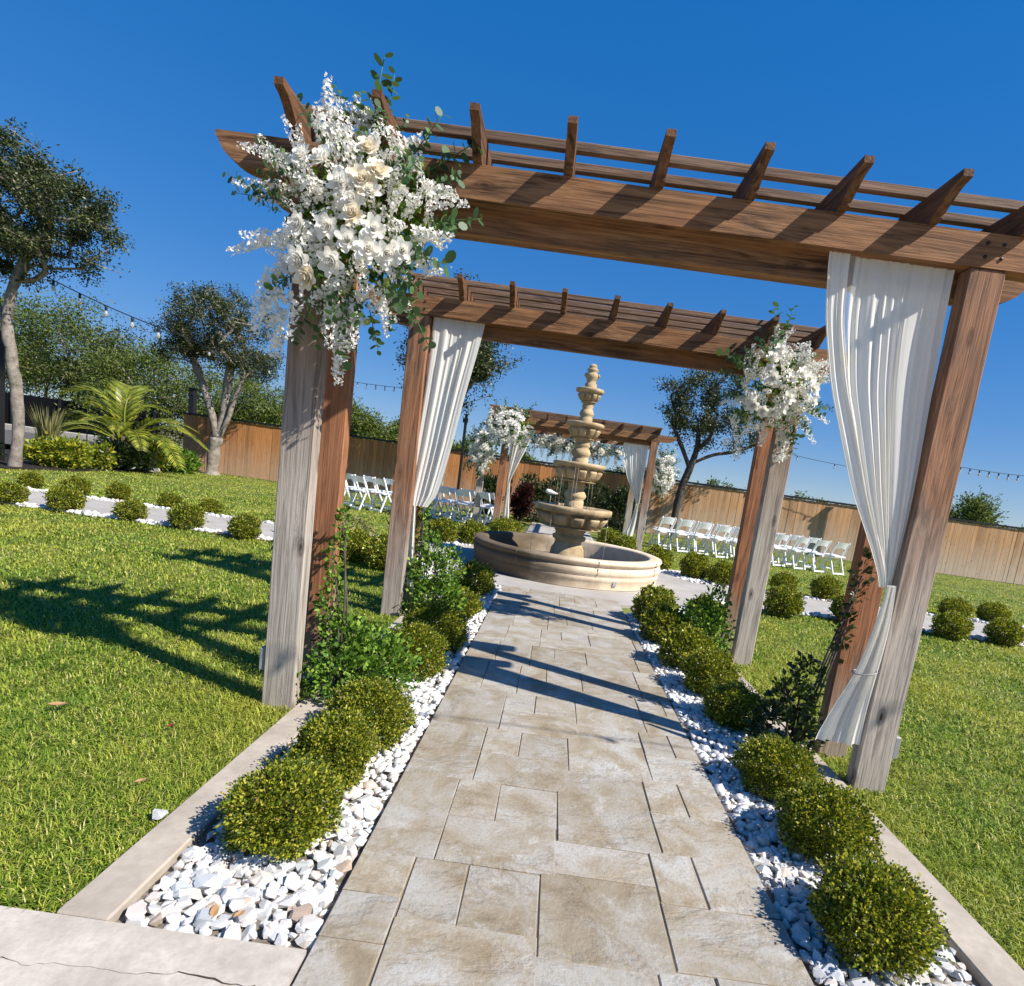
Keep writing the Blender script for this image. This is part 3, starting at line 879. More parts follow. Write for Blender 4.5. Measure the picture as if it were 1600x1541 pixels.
drape([1.22, .8, .3], [-1.17, -1.17, -1.19], [-1.11, -1.08, -1.02], 13.88, 4, .03, 22, 24, 16).build('curtain_tail', cloth, c3, True)
c4 = thing('curtain', 'white sheer curtain on the right side of the far pergola behind the fountain', 'curtain', (2.0, 13.85, 0), 0, CG)
drape([2.58, 2.2, 1.7, 1.25, 1.1], [1.43, 1.47, 1.62, 1.88, 1.96], [2.03, 2.03, 2.03, 2.03, 2.03], 13.86, 10, .03, 23, 60, 30).build('cloth_panel', cloth, c4, True)
drape([1.15, .8, .5, .2], [1.96, 1.93, 1.86, 1.70], [2.02, 2.03, 2.03, 2.0], 13.95, 4, .03, 24, 24, 16).build('curtain_tail', cloth, c4, True)

# ------------------------------------------------------------------ flowers
def petal_patch(V, F, c, out, up, ln, wd, cup, nu=3, nv=4):
    out, up = Vector(out).normalized(), Vector(up).normalized()
    sd_ = out.cross(up).normalized()
    k = len(V)
    for j in range(nv + 1):
        q = j / nv
        for i in range(nu + 1):
            s_ = -1 + 2 * i / nu
            w = wd * (math.sin(math.pi * (.12 + .76 * q)) ** .8)
            V.append(Vector(c) + up * ln * q + out * (cup * (q ** 1.6) * ln - .35 * cup * ln * math.sin(q * math.pi) + .0) + sd_ * w * s_ - out * (.28 * w * s_ * s_))
    for j in range(nv):
        for i in range(nu):
            a = k + j * (nu + 1) + i
            F.append((a, a + 1, a + nu + 2, a + nu + 1))
def rose_mesh(seed, mat, rad=.042):
    r = random.Random(seed)
    V, F = [], []
    for ring_, (n_, rb, ln, wd, cup) in enumerate(((3, .003, .030, .010, .03), (4, .007, .033, .014, .08), (5, .011, .034, .017, .18), (6, .015, .033, .020, .32), (7, .018, .031, .021, .62))):
        for i in range(n_):
            a = 2 * math.pi * (i + ring_ * .37) / n_ + r.uniform(-.15, .15)
            o_ = Vector((math.cos(a), math.sin(a), 0))
            lift = Vector((0, 0, .012 - .003 * ring_))
            upv = Vector((0, 0, 1)) * (1 - .12 * ring_) + o_ * (.12 * ring_)
            petal_patch(V, F, o_ * rb + lift, o_, upv, ln * r.uniform(.9, 1.1), wd, cup * r.uniform(.8, 1.2))
    me = MB().add(V, F, True).mesh('rose', mat)
    return me
ROSES = [rose_mesh(1, petal_white), rose_mesh(2, petal_white), rose_mesh(3, petal_cream)]
def floret(V, F, c, d, size, r, n_=5):
    d = Vector(d).normalized()
    a = d.orthogonal().normalized(); b = d.cross(a)
    ph = r.uniform(0, 6.28)
    for i in range(n_):
        w = ph + 2 * math.pi * i / n_ + r.uniform(-.2, .2)
        o_ = a * math.cos(w) + b * math.sin(w)
        s_ = d.cross(o_)
        L = size * r.uniform(.8, 1.2)
        tipc = c + o_ * L * .95 + d * L * r.uniform(.15, .65)
        m_ = c + o_ * L * .55 + d * L * .32
        k = len(V)
        V += [c, m_ + s_ * L * .34, tipc, m_ - s_ * L * .34]
        F.append((k, k + 1, k + 2, k + 3))
def spray_mesh(seed, length, nfl, size, rad, hang=0):
    """a stalk along +Z set with small flowers"""
    r = random.Random(seed)
    V, F = [], []
    for i in range(nfl):
        q = (i + .5) / nfl
        a = i * 2.4 + r.uniform(-.4, .4)
        rr_ = rad * (1.05 - .62 * q) * r.uniform(.6, 1.15)
        bend = .10 * length * q * q
        c = Vector((rr_ * math.cos(a) + bend, rr_ * math.sin(a), length * (.12 + .86 * q)))
        d = Vector((math.cos(a), math.sin(a), r.uniform(.0, .8)))
        floret(V, F, c, d, size * (1.12 - .5 * q) * r.uniform(.85, 1.15), r)
    k0 = len(F)
    me = MB().add(V, F).mesh('flower_spray', petal_white)
    return me
SPRAYS = [spray_mesh(11, .30, 34, .020, .030), spray_mesh(12, .26, 30, .021, .034), spray_mesh(13, .22, 26, .022, .040)]
ORCHIDS = [spray_mesh(14, .30, 26, .027, .040), spray_mesh(15, .24, 22, .027, .042)]
def sprig_mesh(seed, length, nl, size):
    r = random.Random(seed)
    V, F = [], []
    mb = MB()
    mb.tube([(.05 * length * (k / 5) ** 2, 0, length * k / 5) for k in range(6)], [.0035, .0033, .003, .0028, .0025, .002], 4)
    for i in range(nl):
        q = .12 + .88 * i / (nl - 1)
        a = (i % 2) * math.pi + (i // 2) * 1.3 + r.uniform(-.3, .3)
        c = Vector((.05 * length * q * q, 0, length * q))
        d = Vector((math.cos(a), math.sin(a), r.uniform(.1, .7))).normalized()
        s_ = d.cross(Vector((r.uniform(-.5, .5), r.uniform(-.5, .5), 1))).normalized()
        L = size * r.uniform(.75, 1.2)
        c = c + d * .006
        pts = []
        for w in range(8):
            t_ = 2 * math.pi * w / 8
            pts.append(c + d * L * (.5 - .5 * math.cos(t_)) + s_ * L * .42 * math.sin(t_))
        mb.add(pts, [tuple(range(8))])
    return mb.mesh('leaf_sprig', euc_leaf)
SPRIGS = [sprig_mesh(21, .34, 16, .052), sprig_mesh(22, .26, 12, .056), sprig_mesh(23, .22, 12, .046)]
def aim(d, roll=0):
    return (Vector(d).to_track_quat('Z', 'X') @ Vector((0, 0, 1)).rotation_difference(Vector((0, 0, 1)))).to_euler() if roll == 0 else (Vector(d).to_track_quat('Z', 'X') @ __import__('mathutils').Quaternion((0, 0, 1), roll)).to_euler()
def arrangement(name, label, centre, axes, nspray, nrose, nsprig, ncream, sc=1.0, hang=(), spikes=(), sprigs=(), seed=1, group=None, roses=None, face=-1):
    """a mass of flowers bulging to -Y from a centre; axes: half width x, depth y, half height z"""
    r = random.Random(seed)
    t = thing(name, label, 'flower arrangement', centre, 0, group)
    ax, ay, az_ = axes
    # dark greenery behind
    n_ = int(900 * ax * az_ / .12)
    P = rand_dirs(n_) * rng.uniform(.1, 1, (n_, 1)) ** .5 * np.array([ax * .78, ay * .6, az_ * .78]) + np.array([0, -.02, 0])
    ob('greenery', leaf_mesh('greenery', P, rand_dirs(n_) + np.array([0, -.4, 0]), rng.uniform(.03, .06, n_) * sc, rng.uniform(.009, .016, n_) * sc, vine_leaf), t)
    for i in range(nspray):
        a = 2.399963 * i + r.uniform(-.3, .3)
        q = math.sqrt((i + .5) / nspray)
        dirv = Vector((q * math.cos(a), -math.sqrt(max(0, 1 - q * q)) * 1.0 - .12, q * math.sin(a)))
        p = Vector((ax * .9 * q * math.cos(a), -ay * math.sqrt(max(0, 1 - q * q * .9)) * .8, az_ * .9 * q * math.sin(a)))
        d = Vector((dirv.x * .55 + r.uniform(-.5, .5), dirv.y * .6 - .1, dirv.z * .55 + r.uniform(-.5, .5)))
        s_ = sc * r.uniform(.45, .78)
        me = r.choice(SPRAYS + ORCHIDS)
        ob('flower_spray', me, t, p - d.normalized() * .10 * s_, aim(d, r.uniform(.1, 6)), s_)
    for i in range(int(nspray * .3)):
        a, q = r.uniform(0, 6.28), r.uniform(.2, 1) ** .5
        ob('leaf_sprig', r.choice(SPRIGS), t, (ax * .85 * q * math.cos(a), -ay * .55 * math.sqrt(1 - .8 * q * q), az_ * .85 * q * math.sin(a)), aim((math.cos(a) + r.uniform(-.4, .4), -.7, math.sin(a) + r.uniform(-.5, .3)), r.uniform(.1, 6)), sc * r.uniform(.45, .7))
    rl = roses or []
    for i in range(nrose - len(rl)):
        a = 2.399963 * i * 1.7 + 1
        q = math.sqrt((i + .5) / max(1, nrose)) * .72
        rl = rl + [(q * math.cos(a), q * math.sin(a), 0)]
    for i, (u, v, cream) in enumerate(rl):
        q = min(1, math.hypot(u, v))
        p = Vector((ax * u, -ay * math.sqrt(1 - .75 * q * q) * 1.04 - .03 * sc, az_ * v))
        d = Vector((u * .9 + r.uniform(-.25, .25), -1, v * .9 + r.uniform(-.1, .35)))
        ob('rose', ROSES[2] if cream else ROSES[r.randrange(2)], t, p, aim(d, r.uniform(.1, 6)), sc * r.uniform(.82, 1.12))
    for (x, y, z, dx, dy, dz, s_) in spikes:
        ob('flower_spray', r.choice(SPRAYS[:2]), t, (x, y, z), aim((dx, dy, dz), r.uniform(.1, 6)), s_ * .85)
    for (x, y, z, ln) in hang:
        k = 0
        while k < ln - .04:
            ob('hanging_orchid', r.choice(ORCHIDS), t, (x + r.uniform(-.012, .012), y, z - k), aim((r.uniform(-.15, .15), r.uniform(-.2, .05), -1), r.uniform(.1, 6)), (.78 * sc, .78 * sc, sc * min(1, (ln - k) / .28)))
            k += .22 * sc
    for (x, y, z, dx, dy, dz, s_) in sprigs:
        ob('leaf_sprig', r.choice(SPRIGS), t, (x, y, z), aim((dx, dy, dz), r.uniform(.1, 6)), s_)
    for i in range(nsprig):
        a = r.uniform(0, 6.28)
        p = (ax * .6 * math.cos(a), -ay * .4, az_ * .6 * math.sin(a))
        ob('leaf_sprig', r.choice(SPRIGS), t, p, aim((math.cos(a), -r.uniform(.2, .9), math.sin(a) + .2), r.uniform(.1, 6)), sc * r.uniform(.7, 1))
    return t
FG = 'white floral arrangements on the pergolas'
arrangement('flower_arrangement', 'largest white floral spray with cream roses on the left post of the nearest pergola', (-1.06, 2.84, 2.38), (.43, .24, .50), 120, 20, 10, 4, 1.0,
    hang=((-.02, -.10, -.36, .36), (-.31, -.08, -.30, .36), (.03, -.12, -.30, .30), (-.36, -.06, -.22, .3)),
    spikes=((-.17, -.08, .34, -.08, .0, 1, .95), (.0, -.1, .3, .1, -.1, 1, .75), (-.3, -.1, .08, -1, -.2, .05, .95), (-.32, -.1, .2, -1, -.1, .25, .9), (-.25, -.12, -.12, -1, -.25, -.1, .9), (.3, -.12, .1, 1, -.1, .15, .95), (.26, -.12, -.03, 1, -.2, -.12, 1.0), (.22, -.12, -.12, .8, -.2, -.35, .9), (.12, -.12, -.24, .35, -.2, -.8, .95), (-.28, -.1, -.2, -.5, -.2, -.8, .9), (-.3, -.12, -.3, -.3, -.2, -1, 1.0), (-.2, -.14, -.32, -.1, -.2, -1, 1.0), (-.05, -.14, -.36, .05, -.2, -1, 1.0), (.05, -.14, -.34, .15, -.2, -1, .9), (.15, -.1, -.3, .4, -.2, -1, .8), (-.36, -.1, -.1, -.7, -.2, -.6, 1.0), (-.38, -.1, -.34, -.15, -.2, -1, 1.0)),
    sprigs=((.0, .02, .38, .03, 0, 1, 1.05), (.05, .02, .40, .15, 0, 1, .8), (.18, .0, .22, .9, -.1, .5, 1.1), (.2, .0, .18, 1, -.2, .25, 1.1), (.22, .02, .26, .8, 0, .6, .8), (.22, -.04, .0, 1, -.2, .15, 1.1), (.26, -.04, .05, 1, -.1, .1, .9), (-.1, -.1, -.36, -.05, -.2, -1, 1.0), (.0, -.1, -.36, .1, -.1, -1, 1.0), (-.3, -.05, -.25, -.5, -.1, -.8, .9), (.22, -.06, -.25, .6, -.1, -.8, .9), (-.18, -.05, -.36, -.3, -.1, -1, .9)),
    seed=5, group=FG, roses=[(.22, .44, 1), (.33, .26, 1), (.2, .17, 1), (.12, .0, 0), (.3, .1, 0), (.14, -.1, 1), (.34, -.18, 0), (-.4, -.22, 0), (-.1, -.22, 0), (.1, -.3, 0), (.3, -.34, 0), (-.38, -.5, 0), (-.42, .32, 0), (-.2, .3, 0), (.0, .12, 0), (-.05, -.48, 0), (.48, -.35, 0), (-.3, -.62, 1), (.62, -.3, 0)])
arrangement('flower_arrangement', 'white floral spray on the right post of the middle pergola', (1.66, 4.93, 2.33), (.37, .24, .42), 96, 14, 6, 2, .95,
    hang=((.10, -.08, -.30, .30), (.16, -.06, -.30, .26), (-.22, -.02, -.28, .32), (-.30, -.02, -.22, .30), (-.03, -.06, -.30, .22)),
    spikes=((.25, -.08, -.1, .8, -.1, -.5, .95), (.22, -.08, -.2, .7, -.1, -.8, 1.0), (.25, -.05, .1, 1, -.1, .2, .95), (.22, -.08, .2, 1, -.1, .35, .8), (-.25, -.05, -.1, -1, -.1, -.3, .9)),
    sprigs=((-.06, .05, .38, -.15, -.1, 1, 1.05), (.0, .05, .36, .12, -.1, 1, .9), (-.1, .0, .28, -.5, -.1, .8, 1.0), (-.2, 0, .15, -1, -.1, .3, 1.1), (-.22, 0, .05, -1, -.1, .1, 1.1), (-.2, 0, -.05, -1, -.1, -.3, 1.0), (.18, 0, -.25, .3, -.1, -1, .9)),
    seed=8, group=FG)
arrangement('flower_arrangement', 'white floral cascade on the left corner of the far pergola', (-1.32, 13.62, 2.45), (.60, .32, .5), 70, 26, 6, 2, 1.35,
    sprigs=((-.1, 0, .4, 0, 0, 1, 1.1), (.35, 0, .3, .6, 0, .8, 1.2), (.4, 0, .1, 1, 0, .3, 1.2)), seed=9, group=FG)
arrangement('flower_arrangement', 'white flowers hanging down the outer left post of the far pergola', (-1.98, 14.75, 1.88), (.36, .28, .66), 70, 22, 4, 0, 1.35, seed=10, group=FG)
arrangement('flower_arrangement', 'white floral cascade outside the right post of the far pergola', (2.72, 15.4, 1.95), (.36, .3, .66), 70, 22, 5, 0, 1.35, seed=13, group=FG)
gar = arrangement('flower_garland', 'white flower garland draped along the back beam of the far pergola', (.35, 16.28, 2.38), (1.75, .22, .26), 130, 30, 16, 0, 1.35,
    hang=tuple((x_, -.1, -.12, random.uniform(.2, .42)) for x_ in np.linspace(-1.5, 1.4, 15)), seed=14, group=FG)
gar['category'] = 'garland'

# ------------------------------------------------------------------ shrubs
def ball_leaves(n, r, squash, L, W, rough=.10, seed=0):
    g = np.random.default_rng(seed)
    D = unit(g.normal(size=(n, 3)))
    lump = 1 + rough * (np.sin(D[:, 0] * 5 + seed) * np.sin(D[:, 1] * 6 + 2 * seed) + np.sin(D[:, 2] * 7 + D[:, 0] * 4 + seed * 1.7) * .7) + g.normal(size=n) * .035
    depth = np.where(g.random(n) < .66, g.uniform(.90, 1.03, n), g.uniform(.35, .92, n))
    P = D * (r * lump * depth)[:, None]
    P[:, 2] *= squash
    P[:, 2] += r * squash * .93
    # stray shoots carrying leaves beyond the clipped outline
    ns = n // 70
    sh = unit(g.normal(size=(ns, 3)) + np.array([0, 0, .5]))
    per = 9
    tt = np.tile(np.linspace(.9, 1.22, per), ns)[:, None] * np.repeat(g.uniform(.9, 1.08, ns), per)[:, None]
    PS = np.repeat(sh, per, axis=0) * tt * r + g.normal(size=(ns * per, 3)) * .006
    PS[:, 2] = PS[:, 2] * squash + r * squash * .93
    P = np.concatenate([P, PS]); D = np.concatenate([D, np.repeat(sh, per, axis=0)])
    ok = P[:, 2] > .004
    P, D = P[ok], D[ok]
    m_ = len(P)
    dirs = D + g.normal(size=(m_, 3)) * .65 + np.array([0, 0, .35])
    return P, dirs, L * g.uniform(.7, 1.25, m_), W * g.uniform(.7, 1.25, m_)
BOX_NEAR = [leaf_mesh('foliage', *ball_leaves(15500, .195, .86, .016, .0055, .13, s), box_leaf, .3) for s in (1, 2, 3)]
BOX_FAR = [leaf_mesh('foliage', *ball_leaves(5200, .19, .84, .026, .0085, .13, s), box_leaf, .3) for s in (4, 5)]
def stem_mesh(r, h, n, seed):
    q = random.Random(seed)
    mb = MB()
    for i in range(n):
        a = 2 * math.pi * i / n + q.uniform(-.3, .3)
        mb.tube([(0, 0, -.03), (r * .25 * math.cos(a), r * .25 * math.sin(a), h * .4), (r * .7 * math.cos(a), r * .7 * math.sin(a), h * q.uniform(.7, .95))], [.009, .006, .003], 5)
    return mb.mesh('stems', bark_dark)
BOX_STEM = stem_mesh(.2, .33, 7, 1)
ORD = ['first', 'second', 'third', 'fourth', 'fifth', 'sixth', 'seventh', 'eighth', 'ninth', 'tenth', 'eleventh', 'twelfth', 'thirteenth', 'fourteenth', 'fifteenth', 'sixteenth']
def boxwood(x, y, s, label, near, group, z=-.02, sq=1.0):
    t = thing('boxwood_shrub', label, 'shrub', (x, y, z), random.uniform(0, 6.28), group)
    me = random.choice(BOX_NEAR if near else BOX_FAR)
    ob('foliage', me, t, (0, 0, 0), None, (s * random.uniform(.9, 1.1), s * random.uniform(.9, 1.1), s * sq * random.uniform(.86, 1.08)))
    ob('stems', BOX_STEM, t, (0, 0, 0), None, s * .9)
BG_ = 'clipped round boxwood shrubs'
left_row = [(-.79, 1.86, .84), (-.77, 2.27, .80), (-.75, 2.66, .86), (-.76, 3.62, 1.0), (-.76, 4.22, 1.08), (-.74, 5.3, .92), (-.76, 6.35, 1.1)]
for i, (x, y, s) in enumerate(left_row):
    boxwood(x, y, s, '%s boxwood shrub from the driveway in the left gravel bed' % ORD[i], y < 4.5, BG_)
right_row = [(1.225, 1.74, .90), (1.30, 2.24, .85), (1.275, 2.70, .85), (1.31, 3.52, .9), (1.29, 4.05, .92), (1.25, 4.62, 1.0), (1.20, 5.35, 1.0), (1.24, 6.1, 1.15)]
for i, (x, y, s) in enumerate(right_row):
    boxwood(x, y, s, '%s boxwood shrub from the driveway in the right gravel bed' % ORD[i], y < 4.5, BG_)
boxwood(1.82, 6.25, 1.05, 'boxwood shrub just left of the foot of the right middle post, near the fountain', False, BG_)
def row(pts, fmt, s=1.0):
    for i, (x, y) in enumerate(pts):
        boxwood(x, y, s * random.uniform(.9, 1.1), fmt % ORD[i], False, BG_)
row([(-4.24, 7.95), (-5.16, 8.1), (-5.97, 8.1), (-6.96, 8.15), (-7.78, 8.15), (-8.9, 8.1), (-10, 8.1)], '%s boxwood from the fountain along the near edge of the left cross walk', .95)
row([(-5.93, 9.95), (-6.65, 9.95), (-7.62, 10.02), (-8.44, 10.1), (-9.26, 10.1), (-10.2, 10.1)], '%s boxwood from the fountain along the far edge of the left cross walk', .92)
row([(3.28, 7.75), (4.3, 7.95), (5.64, 7.85), (6.45, 7.95), (7.4, 7.95), (8.3, 7.95)], '%s boxwood from the fountain along the near edge of the right cross walk', 1.15)
row([(4.1, 9.85), (4.85, 9.9), (6.35, 9.9), (7.1, 9.9), (7.75, 9.9), (8.8, 9.9)], '%s boxwood from the fountain along the far edge of the right cross walk', 1.1)
row([(-2.0, 7.15), (-2.5, 7.45), (-2.75, 7.85)], '%s shrub from the path in the chippings front left of the fountain', 1.15)
row([(-3.1, 8.0)], '%s low boxwood where the left cross walk meets the fountain ring', 1.1)
row([(-1.43, 10.75), (-1.95, 10.5), (-2.5, 10.1)], '%s shrub from the centre line behind the fountain on the left', 1.2)
row([(2.1, 10.85), (2.65, 10.25), (3.1, 9.95)], '%s shrub from the centre line behind the fountain on the right', 1.2)
row([(-.93, 13.4), (-1.05, 12.7)], '%s boxwood at the foot of the left far pergola post, counting from the post', 1.4)
row([(1.39, 13.3), (1.7, 12.9)], '%s boxwood at the foot of the right far pergola post, counting from the aisle', 1.4)

def leafy(name, label, cat, loc, blobs, n, L, W, mat, stems=5, h=.5, group=None, upright=.3):
    """an informal plant: blobs = (x,y,z,rx,ry,rz) ellipsoids of leaves"""
    t = thing(name, label, cat, loc, 0, group)
    vol = np.array([b[3] * b[4] * b[5] for b in blobs]) ** .7
    vol = vol / vol.sum()
    P, D = [], []
    for b, f in zip(blobs, vol):
        m_ = max(8, int(n * f))
        d = rand_dirs(m_)
        q = rng.uniform(.25, 1, m_) ** .45
        P.append(d * q[:, None] * np.array(b[3:]) * (1 + .12 * rng.normal(size=(m_, 1))) + np.array(b[:3]))
        D.append(d + rng.normal(size=(m_, 3)) * .6 + np.array([0, 0, upright]))
    P, D = np.concatenate(P), np.concatenate(D)
    ok = P[:, 2] > .01
    P, D = P[ok], D[ok]
    m_ = len(P)
    ob('foliage', leaf_mesh('foliage', P, D, L * rng.uniform(.6, 1.25, m_), W * rng.uniform(.6, 1.25, m_), mat, .3), t)
    mb = MB()
    for i in range(stems):
        b = blobs[i % len(blobs)]
        e = Vector((b[0] + random.uniform(-.5, .5) * b[3], b[1] + random.uniform(-.5, .5) * b[4], b[2] + random.uniform(.0, .7) * b[5]))
        s0 = Vector((random.uniform(-.05, .05), random.uniform(-.05, .05), -.03))
        m1 = s0.lerp(e, .5) + Vector((random.uniform(-.05, .05), random.uniform(-.05, .05), .05))
        mb.tube([s0, m1, e], [.008, .006, .003], 5)
    mb.build('stems', bark_dark, t)
    return t
VG = 'climbing plants at the pergola posts'
leafy('climbing_vine', 'bright green bushy vine at the foot of the left posts of the nearest pergola', 'vine', (-1.02, 3.12, -.02),
      [(.0, -.06, .15, .24, .2, .17), (.16, .05, .18, .22, .2, .17), (-.05, .02, .34, .15, .14, .13), (-.14, .0, .55, .06, .09, .15), (-.14, .0, .80, .035, .06, .14), (-.12, .04, .98, .03, .05, .10), (.1, .15, .26, .18, .18, .14)], 3600, .036, .0125, vine_leaf, 16)
leafy('climbing_vine', 'thin dark vine shoots behind the front left post of the nearest pergola', 'vine', (-1.55, 3.35, -.02),
      [(0, 0, .35, .05, .05, .12), (.02, 0, .6, .04, .04, .12), (-.02, 0, .85, .05, .04, .10), (.04, 0, 1.0, .05, .04, .06)], 160, .045, .014, dark_leaf, 5)
leafy('climbing_vine', 'leafy green vine at the foot of the left posts of the middle pergola', 'vine', (-1.02, 5.15, -.02),
      [(.08, -.05, .18, .26, .22, .2), (.0, 0, .4, .22, .16, .18), (.15, .1, .45, .12, .1, .2), (-.02, .05, .62, .08, .1, .14)], 2600, .04, .014, vine_leaf, 10)
leafy('climbing_vine', 'twining vine on the back left post of the middle pergola', 'vine', (-1.2, 5.38, -.02),
      [(0, 0, .7, .05, .05, .2), (.01, 0, 1.0, .04, .05, .15)], 260, .04, .014, vine_leaf, 4)
leafy('climbing_vine', 'green vine beside the foot of the right post of the middle pergola', 'vine', (1.6, 5.15, -.02),
      [(-.02, 0, .2, .2, .22, .22), (.0, .05, .45, .12, .12, .2), (-.12, .1, .3, .2, .2, .18)], 1800, .04, .014, vine_leaf, 8)
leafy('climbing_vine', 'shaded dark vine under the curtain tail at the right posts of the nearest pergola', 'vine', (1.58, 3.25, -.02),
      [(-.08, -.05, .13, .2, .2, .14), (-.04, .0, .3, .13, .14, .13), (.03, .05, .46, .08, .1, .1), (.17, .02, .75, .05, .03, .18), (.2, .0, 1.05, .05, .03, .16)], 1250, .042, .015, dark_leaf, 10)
leafy('garden_shrub', 'yellow-green leafy plant at the left edge of the middle lawn, behind the nearest posts', 'shrub', (-2.75, 8.05, -.02), [(0, 0, .25, .3, .3, .26), (.4, -.2, .15, .25, .2, .16)], 1200, .05, .016, tuft_leaf, 8)
leafy('garden_shrub', 'dark glossy shrub beside the foot of the left middle post', 'shrub', (-2.05, 8.35, -.02), [(0, 0, .3, .28, .28, .3)], 900, .055, .018, dark_leaf, 8)
# dark planting against the back fence
for lab, x, y, bl, mt in (
    ('tall dark green shrub against the back fence left of the fountain', -.55, 18.6, [(0, 0, .6, .6, .5, .6), (.5, 0, 1.0, .5, .4, .5), (-.3, 0, 1.0, .35, .3, .5)], dark_leaf),
    ('broad dark shrub against the back fence directly behind the fountain', 1.0, 19.0, [(0, 0, .6, .7, .5, .6), (-.3, 0, 1.2, .4, .4, .5), (.4, 0, 1.0, .5, .4, .5)], dark_leaf),
    ('dark shrub inside the far pergola near its right post', 2.05, 18.4, [(0, 0, .6, .5, .4, .6), (.2, 0, 1.1, .4, .4, .4)], dark_leaf),
    ('red-leaved plant inside the far pergola beside its left post', -1.0, 17.8, [(0, 0, .55, .28, .3, .4), (.1, 0, .95, .2, .2, .25)], red_leaf),
    ('dark shrub by the fence left of the far pergola', -2.2, 19.2, [(0, 0, .6, .4, .4, .7)], dark_leaf)):
    leafy('garden_shrub', lab, 'shrub', (x, y, -.03), bl, 2200, .13, .03, mt, 8, upright=.6)

# ------------------------------------------------------------------ trees
def grow(trunks, ells, ntarget, seg, r_tip, seed, jit=.16):
    g = np.random.default_rng(seed)
    pos, par = [], []
    for tr in trunks:
        k0 = None
        for i, p in enumerate(tr):
            if i == 0 and pos and tuple(p) != tuple(pos[0]):
                # hook onto nearest node
                k0 = int(np.argmin([np.linalg.norm(np.array(q) - p) for q in pos]))
                pos.append(np.array(p, float)); par.append(k0)
            elif i == 0 and pos:
                par_k = 0; k0 = 0
                continue
            else:
                prev = len(pos) - 1 if (i > 0 and not (i == 1 and k0 == 0)) else (-1 if not pos else 0)
                pos.append(np.array(p, float)); par.append(prev)
    w = np.array([e[3] * e[4] * e[5] for e in ells]); w = w / w.sum()
    T = []
    for _ in range(ntarget):
        e = ells[g.choice(len(ells), p=w)]
        d = g.normal(size=3); d /= np.linalg.norm(d)
        T.append(np.array(e[:3]) + d * np.array(e[3:]) * (g.uniform(.3, 1) ** .5 if g.random() > .2 else g.uniform(1.0, 1.35)))
    nb = len(pos)
    top = pos[nb - 1]
    T.sort(key=lambda t_: min(np.linalg.norm(t_ - p) for p in pos[1:nb]))
    tips = []
    for t_ in T:
        A = np.array(pos)
        dd = np.linalg.norm(A - t_, axis=1) + np.where(A[:, 2] > t_[2] + .1, .6, 0)
        dd[:min(2, len(dd))] += 2
        k = int(np.argmin(dd))
        L = np.linalg.norm(t_ - pos[k])
        n_ = max(1, int(L / seg))
        s0 = pos[k]
        pk = k
        for i in range(1, n_ + 1):
            q = s0 + (t_ - s0) * i / n_ + g.normal(size=3) * jit * seg * (i < n_) + np.array([0, 0, .12 * L * math.sin(math.pi * i / n_) * .5])
            pos.append(q); par.append(pk); pk = len(pos) - 1
        tips.append(pk)
    return pos, par, tips
def branch_mesh(pos, par, r_tip, r_base, n_trunk, mat, expo=2.4, sides=7):
    N_ = len(pos)
    acc = np.zeros(N_)
    ch = [[] for _ in range(N_)]
    for i, p in enumerate(par):
        if p >= 0: ch[p].append(i)
    for i in range(N_ - 1, -1, -1):
        acc[i] = max(acc[i], r_tip ** expo) if not ch[i] else sum(acc[c] for c in ch[i])
    rad = acc ** (1 / expo)
    rad = rad * np.where(rad > r_tip * 1.01, 1, 1)
    rad = r_tip + (rad - r_tip) * (r_base - r_tip) / max(1e-6, rad[0] - r_tip)
    mb = MB()
    # continuous limbs: follow the thickest child from every fork
    q_ = random.Random(len(pos))
    done = set()
    starts = [(-1, 0)] + [(p, i) for i, p in enumerate(par) if p >= 0 and i != max(ch[p], key=lambda c: rad[c])]
    for p, i in starts:
        chain = ([p] if p >= 0 else []) + [i]
        while ch[chain[-1]]: chain.append(max(ch[chain[-1]], key=lambda c: rad[c]))
        pts = [Vector(pos[k]) for k in chain]
        rs = [float(rad[k]) for k in chain]
        if p >= 0: rs[0] = min(rs[0], rs[1] * 1.2)
        if rs[min(1, len(rs) - 1)] > .05:      # refine stout limbs so that they swell and wander
            P2, R2 = [], []
            for a in range(len(pts) - 1):
                p0, p1, p2, p3 = pts[max(a - 1, 0)], pts[a], pts[a + 1], pts[min(a + 2, len(pts) - 1)]
                for t_ in (0, .25, .5, .75):
                    v = .5 * ((2 * p1) + (p2 - p0) * t_ + (2 * p0 - 5 * p1 + 4 * p2 - p3) * t_ ** 2 + (3 * p1 - p0 - 3 * p2 + p3) * t_ ** 3)
                    w = rs[a] * (1 - t_) + rs[a + 1] * t_
                    P2.append(v + Vector((q_.uniform(-.1, .1), q_.uniform(-.1, .1), 0)) * w); R2.append(w * q_.uniform(.92, 1.1))
            P2.append(pts[-1]); R2.append(rs[-1])
            if p < 0: R2[0] *= 1.3; R2[1] *= 1.08
            pts, rs = P2, R2
        mb.tube(pts, rs, 10 if max(rs) > .08 else 6 if max(rs) > .03 else 4, False)
    return mb, rad
